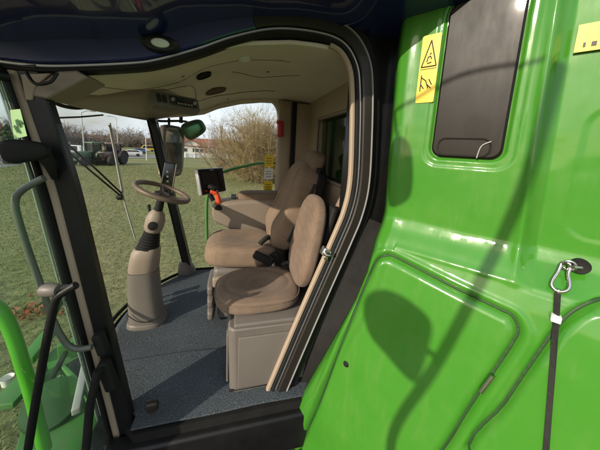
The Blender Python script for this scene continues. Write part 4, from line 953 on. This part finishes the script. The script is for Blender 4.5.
# shallow pressed field on the right and a pressed line over the ledge
pf = poly_sdf(S, Z, rrect(0.66, 1.5, 1.22, 1.70, 0.08)); O = O-0.003*np.clip(-pf/0.02, 0, 1)
O = O+0.004*np.exp(-((Z-1.045)/0.012)**2)*(D > 0.12)
def surf_off(s_, z_):
    i = (z_+1.15)/3.5*NZ; i = min(max(i, 0), NZ-1.001); sl_ = sleft(z_); u_ = max((s_-sl_)/(SR-sl_), 0)**(1/1.25)*NS; u_ = min(u_, NS-1.001)
    i0, j0 = int(i), int(u_); fi, fj = i-i0, u_-j0
    return float(O[i0, j0]*(1-fi)*(1-fj)+O[i0+1, j0]*fi*(1-fj)+O[i0, j0+1]*(1-fi)*fj+O[i0+1, j0+1]*fi*fj)
P3 = PO[None, None, :]+0*S[..., None] if False else np.stack([PO.x+HN.x*S+NN.x*O, PO.y+HN.y*S+NN.y*O, Z], -1)
def panel_mesh(name, mask, parent, m):
    idx = -np.ones((NZ+1, NS+1), int); fs = []; vsx = []
    I, J = np.where(mask)
    def vid(i, j):
        if idx[i, j] < 0: idx[i, j] = len(vsx); vsx.append(P3[i, j].tolist())
        return idx[i, j]
    for i, j in zip(I.tolist(), J.tolist()): fs.append((vid(i, j), vid(i, j+1), vid(i+1, j+1), vid(i+1, j)))
    mb = MB(); mb.v = vsx; mb.f = fs; return mb.build(name, m, parent, ang=180)
hf1 = (h1[:-1, :-1]+h1[1:, 1:])/2 < 0; hf2 = (h2[:-1, :-1]+h2[1:, 1:])/2 < 0
BP = panel_mesh('body_panel', ~(hf1 | hf2), HV, M['green'])
H1 = panel_mesh('service_hatch', hf1, BP, M['green']); H1['label'] = 'lower service hatch next to the doorway with a steel latch'
H2 = panel_mesh('service_hatch', hf2, BP, M['green']); H2['label'] = 'service hatch at the right behind the hanging strap'
for hh, ho in ((hatch, H1), (hatch2, H2)):
    MB().tube([ppt(a_, b__, surf_off(a_, b__)-0.0045) for a_, b__ in spline2(hh)], 0.0095, n=10, closed=True).build('hatch_gap_shade', mat('hatch_gap', (0.010, 0.055, 0.006), 0.6, noise=(9, 0.4)), ho)  # dark green tube in the groove stands in for the gap's shade
# edge return going back from the left rim (gives the sheet its depth)
eb = MB(); zz = zv[::6]
eb.grid(lambda u, v: tuple(ppt(sleft(lerp(-1.15, 2.35, v)), lerp(-1.15, 2.35, v), base_off(lerp(-1.15, 2.35, v))-0.045-0.10*u)+Vector((0.0, -0.0, 0))), 3, 80)
eb.build('panel_return', M['green'], BP)
# smoked cover
def s2w(s, z, o): return ppt(s, z, o)
VM = MB(); o0 = -0.026
inner = rrect(vs0+0.004, vs1-0.004, vz0+0.004, vz1-0.004, 0.042); inner2 = rrect(vs0+0.012, vs1-0.012, vz0+0.012, vz1-0.012, 0.036)
VM.loft([[s2w(s, z, o0) for s, z in inner], [s2w(s, z, o0+0.020) for s, z in inner], [s2w(s, z, o0+0.026) for s, z in inner2]]); VMO = VM.build('smoked_cover', M['smoke'], BP, ang=25)
lip = rrect(vs0+0.03, vs1-0.045, vz0+0.012, vz0+0.085, 0.03)
MB().tube([s2w(s, z, o0+0.026) for s, z in lip], 0.004, n=8, closed=True).build('cover_lip', M['smoke'], VMO)
gl = [(vs1-0.085, vz0+0.006), (vs1-0.075, vz0+0.055), (vs1-0.045, vz0+0.075)]
MB().tube([s2w(s, z, o0+0.03) for s, z in sp2(gl, 5)], 0.0025).build('cover_clip', M['galv'], VMO)
# warning decal: yellow, triangle above, pictogram below
def pdec(name, pts, m, parent, o=0.0015, th=0.0006, smooth=False):
    out = []
    for s, z in pts: out.append(ppt(s, z, base_off(z)+o))
    return MB().slab(out, NN*th).build(name, m, parent, smooth=smooth)
ds0, ds1, dz0, dz1 = 0.105, 0.183, 1.738, 2.03
WD = pdec('warning_decal', rrect(ds0, ds1, dz0, dz1, 0.006, 3), M['yellow'], BP, 0.004)
cx = (ds0+ds1)/2
tri = MB(); A, B_, C_ = (cx-0.031, 1.895), (cx+0.031, 1.895), (cx, 2.005)
for a, b_ in ((A, B_), (B_, C_), (C_, A)): tri.tube([ppt(a[0], a[1], 0.0055), ppt(b_[0], b_[1], 0.0055)], 0.0025, n=6)

for a, b_ in (((cx-0.010, 1.915), (cx-0.006, 1.935)), ((cx-0.006, 1.935), (cx+0.004, 1.938)), ((cx+0.004, 1.938), (cx+0.009, 1.925)), ((cx-0.008, 1.908), (cx+0.010, 1.912)), ((cx+0.0, 1.945), (cx+0.006, 1.952))): tri.tube([ppt(a[0], a[1], 0.0055), ppt(b_[0], b_[1], 0.0055)], 0.0022, n=6)
tri.build('print', M['ink'], BP)
pic = MB(); pic.tube([ppt(ds0+0.006, 1.885, 0.0055), ppt(ds1-0.006, 1.885, 0.0055)], 0.0012, n=4)
for a, b_ in (((cx-0.025, 1.86), (cx-0.025, 1.79)), ((cx-0.025, 1.85), (cx-0.005, 1.835)), ((cx-0.005, 1.835), (cx+0.008, 1.80)), ((cx+0.008, 1.84), (cx+0.022, 1.815)), ((cx+0.0, 1.82), (cx+0.02, 1.80)), ((cx-0.025, 1.82), (cx-0.01, 1.80))): pic.tube([ppt(a[0], a[1], 0.0055), ppt(b_[0], b_[1], 0.0055)], 0.0024, n=6)
pic.build('print', M['ink'], BP)
s_, z_ = 0.655, 1.905
WD2 = MB().slab([ppt(0.60, 1.872, -0.022), ppt(0.84, 1.872, -0.022), ppt(0.84, 1.96, -0.022), ppt(0.60, 1.96, -0.022)], NN*0.001).build('warning_decal', M['yellow'], BP, smooth=False)
pt = MB()
for k in range(9): pt.box(ppt(0.622+0.022*k, 1.893, -0.020), (0.012 if k % 3 else 0.006, 0.002, 0.014), Matrix((HN, NN, (0, 0, 1))).transposed())
pt.build('print', M['ink'], BP, smooth=False)
# latch of the hatch and rubber stop, strap eye
def pw(px, py, o=0.0): s, z = on_panel(px, py); return ppt(s, z, base_off(z)+o)
la, lb_ = pw(481, 390, 0.012), pw(493, 374, 0.012)
MB().tube([la, lb_], 0.0075, n=10).build('hatch_latch', M['steel'], H1)
MB().lathe([(0.016, 0), (0.016, 0.012), (0.009, 0.02)], pw(347, 363, 0.0), NN, 16).build('rubber_stop', M['rubber'], H1)
_cs, _cz = on_panel(565, 264)
def drape(x, y, o=0.0): return ppt(_cs+x, _cz-y, max(base_off(_cz-y), base_off(_cz-y+0.03)-0.01)+0.016+o)
hole = pw(580, 266, 0.002)
MB().lathe([(0.026, -0.01), (0.027, 0.002), (0.024, 0.006), (0.014, 0.003)], hole, NN, 24).build('eye_socket', M['rubber'], BP)
MB().tube([hole-NN*0.02, hole+NN*0.018, hole+NN*0.026+HN*-0.015, drape(0, 0)+HN*0.008], 0.0055).build('eye_bolt', M['steel'], BP)
# ---------- body behind: gap between cab and panel
MB().slab([(1.06, -1.02, -1.1), (-0.20, -1.88, -1.1), (-0.20, -4.6, -1.1), (3.5, -4.6, -1.1), (3.5, -1.42, -1.1), (1.10, -1.42, -1.1)], (0, 0, 3.4)).build('body_shell', M['green'], HV, smooth=False)
bw = MB(); bw.box((2.3, -1.37, 0.4), (2.4, 0.06, 3.3)); bw.build('body_front_wall', M['green_dark'], HV, smooth=False)
MB().box((1.44, -0.86, 0.9), (0.22, 0.36, 2.6), bev=0.02).build('cab_rear_corner', M['black'], HV)
MB().box((1.62, -1.14, 0.62), (0.30, 0.36, 0.90), bev=0.03).build('rear_step_box', M['taupe'], HV)
hs = MB()
for k, (x, y) in enumerate([(1.45, -1.16), (1.50, -1.22), (1.6, -1.25)]): hs.tube(spline([(x, y, -0.5), (x+0.02, y, 0.4), (x-0.02, y+0.02, 1.3), (x, y-0.02, 2.2)], 6), 0.02-0.003*k)
hs.build('hose', M['rubber'], HV)
gb_ = MB()
for z in (1.35, 1.62, 1.9): gb_.box((1.62, -1.24, z), (0.35, 0.05, 0.05), bev=0.008)
gb_.tube([(1.5, -1.2, 1.3), (1.5, -1.2, 2.3)], 0.018); gb_.build('bracket', mat('pale_green_bracket', (0.12, 0.22, 0.14), 0.5, noise=(7, 0.4)), HV)
# lower body skirt left of panel bottom (dark rubber between door frame and panel)
MB().grid(lambda u, v: tuple(Vector(ppt(sleft(lerp(-0.9, 1.1, v))+0.01, lerp(-0.9, 1.1, v), base_off(lerp(-0.9, 1.1, v))-0.10))*(1-u)+Vector((1.42, ypil(0)*0-0.05-0.62*max(0, (lerp(-0.9, 1.1, v)+0.2)/1.3)-0.10, lerp(-0.9, 1.1, v)))*u), 4, 30).build('gap_seal', M['rubber'], HV)
# platform the viewer stands on
pf_ = MB(); pf_.box((0.25, 0.3, -0.35), (1.9, 2.9, 0.04)); pf_.build('access_platform', M['rubber'], HV, smooth=False)
# unseen rails and slabs, added and shaped to throw shade on the panel
def tow(px, py, t): s_q, z_q = on_panel(px, py); return ppt(s_q, z_q, base_off(z_q))+sdir*t
LR = MB().tube(spline([tow(x, y, 2.35) for x, y in [(560, 60), (528, 175), (490, 262), (462, 318), (432, 372), (395, 430)]]+[tow(395, 430, 2.35)+Vector((0.0, -0.03, -0.35)), Vector((tow(395, 430, 2.35).x, tow(395, 430, 2.35).y-0.03, -0.33))], 6), 0.022, n=12).build('shade_rail', M['green'], HV)  # added rail, its course set sunward from the long stripe of shade
mpts = [tow(x, y, 2.9) for x, y in [(366, 300), (378, 290), (395, 292), (415, 304), (432, 322), (430, 345), (420, 378), (410, 380), (388, 356), (368, 330)]]  # outline of the blob of shade, moved back towards the sun
MB().tube([tow(400, 150, 2.03), tow(396, 128, 2.2), tow(394, 113, 2.35)], 0.009).build('mirror_arm', M['rubber'], LR)  # added arm, joins the upper shade slab to the thin rail
LM = MB().slab(spline(mpts, 3, True), sdir*0.07).build('side_mirror', M['taupe'], HV)  # added slab that blocks the sun over the lower hatch
MB().tube(spline([tow(x, y, 2.35) for x, y in [(392, 112), (415, 100), (445, 82), (480, 70), (545, 60)]], 5), 0.009, n=8).build('shade_rail', M['green'], HV)  # thin added rail for the fine line of shade higher up
MB().slab(spline([tow(x, y, 2.0) for x, y in [(391, 142), (402, 137), (411, 148), (413, 180), (408, 200), (389, 206), (387, 170)]], 3, True), sdir*0.06).build('side_mirror', M['taupe'], HV)  # second added slab, shades the rib at the panel's upper left
MB().tube([tow(425, 350, 2.93), tow(432, 353, 2.6), tow(440, 357, 2.35)], 0.014).build('mirror_arm', M['rubber'], LM)  # added arm between the lower shade slab and the thick rail

# ================================================================== loose things
# floor mat, two pieces' worth in one carpet with a seam
FM = MB(); N = 60
def mpt(u, v):
    X = lerp(1.245, XFR+0.0, u); yf = yfront(X, 0)-0.015; Y = lerp(-0.55, yf, v); z = 0.006+0.0035*math.sin(X*14+Y*3)*math.sin(Y*11)
    s = 1.70; z += 0.012*(1/(1+math.exp((X-s-0.02*math.sin(Y*4))/0.0035)))*(math.exp(-max(0, s-X)/0.25))
    return (X, Y, z+0.006)
FM.grid(mpt, 400, 40); fm = FM.build('floor_mat', M['mat'], None, ang=180, solid=0.008)
tag(fm, 'speckled blue grey carpet mat covering the cab floor', 'floor mat')
# carabiner and strap hanging from the eye bolt
cr_ = drape(0, 0)
CB = empty('strap_with_carabiner', cr_); tag(CB, 'black webbing strap with steel snap hook hanging from the eye on the green panel', 'strap')
c1 = cr_; vdir = Vector((0, 0, -1)); hd = HN
loop = [drape(x*0.88-0.1*y, y*0.86) for x, y in [(0.0, -0.012), (0.012, -0.006), (0.0135, 0.008), (0.014, 0.03), (0.024, 0.062), (0.022, 0.082), (0.008, 0.094), (-0.008, 0.094), (-0.022, 0.082), (-0.024, 0.062), (-0.016, 0.03), (-0.0135, 0.008), (-0.012, -0.006)]]
CO = MB().tube(spline(loop, 5, True), 0.0055, n=10, closed=True).build('carabiner', M['steel'], CB)
rg = [c1+hd*(0.017*math.cos(a)+0.008)+NN*0.004*math.sin(a)+Vector((0, 0, 0.017*math.sin(a)+0.002)) for a in [2*math.pi*k/20 for k in range(20)]]
MB().tube(rg, 0.005, n=8, closed=True).build('ring', M['steel'], CB)
MB().lathe([(0.007, 0), (0.009, 0.004), (0.009, 0.018), (0.007, 0.022)], drape(-0.009, 0.076), vdir, 12).build('swivel', M['steel'], CB)
tw = MB(); st_pts = [drape(-0.011+0.08*d, 0.088+d, 0.004) for d in [0.0, 0.03, 0.08, 0.15, 0.24, 0.34, 0.45, 0.6, 0.8]]
def flat_strap(pts, w_, th):
    P = spline(pts, 6); rings = []
    for i, p in enumerate(P):
        a = 0.5+0.25*math.sin(i*0.15); u = HN*math.cos(a)+NN*math.sin(a); v = NN*math.cos(a)-HN*math.sin(a)
        rings.append([p+u*w_/2+v*th/2, p-u*w_/2+v*th/2, p-u*w_/2-v*th/2, p+u*w_/2-v*th/2])
    return MB().loft(rings)
flat_strap(st_pts, 0.0145, 0.007).build('webbing', M['webbing'], CB)
MB().box(drape(-0.006, 0.165, 0.006), (0.026, 0.024, 0.024), Matrix((HN, NN, (0, 0, 1))).transposed(), bev=0.003).build('sleeve', M['white'], CB)
# fallen leaves plant on the lawn
lp = at(40, 312, Z=GZ); LV = MB(); rg_ = np.random.default_rng(9)
for k in range(160):
    c = Vector((lp.x+rg_.normal(0, 0.22), lp.y+rg_.normal(0, 0.22), GZ+0.05+rg_.random()*0.12)); e1 = Vector(rg_.normal(0, 1, 3)).normalized()*0.045; e2 = Vector(rg_.normal(0, 1, 3)).normalized()*0.03; LV.add([c-e1, c+e2, c+e1, c-e2], [(0, 1, 2, 3)])
lv = LV.build('dead_leaves', mat('red_brown_leaves', (0.32, 0.09, 0.045), 0.8, noise=(6, 0.4)), None, smooth=False); tag(lv, 'small heap of reddish brown leaves on the grass seen through the door glass', 'leaves', kind='stuff')
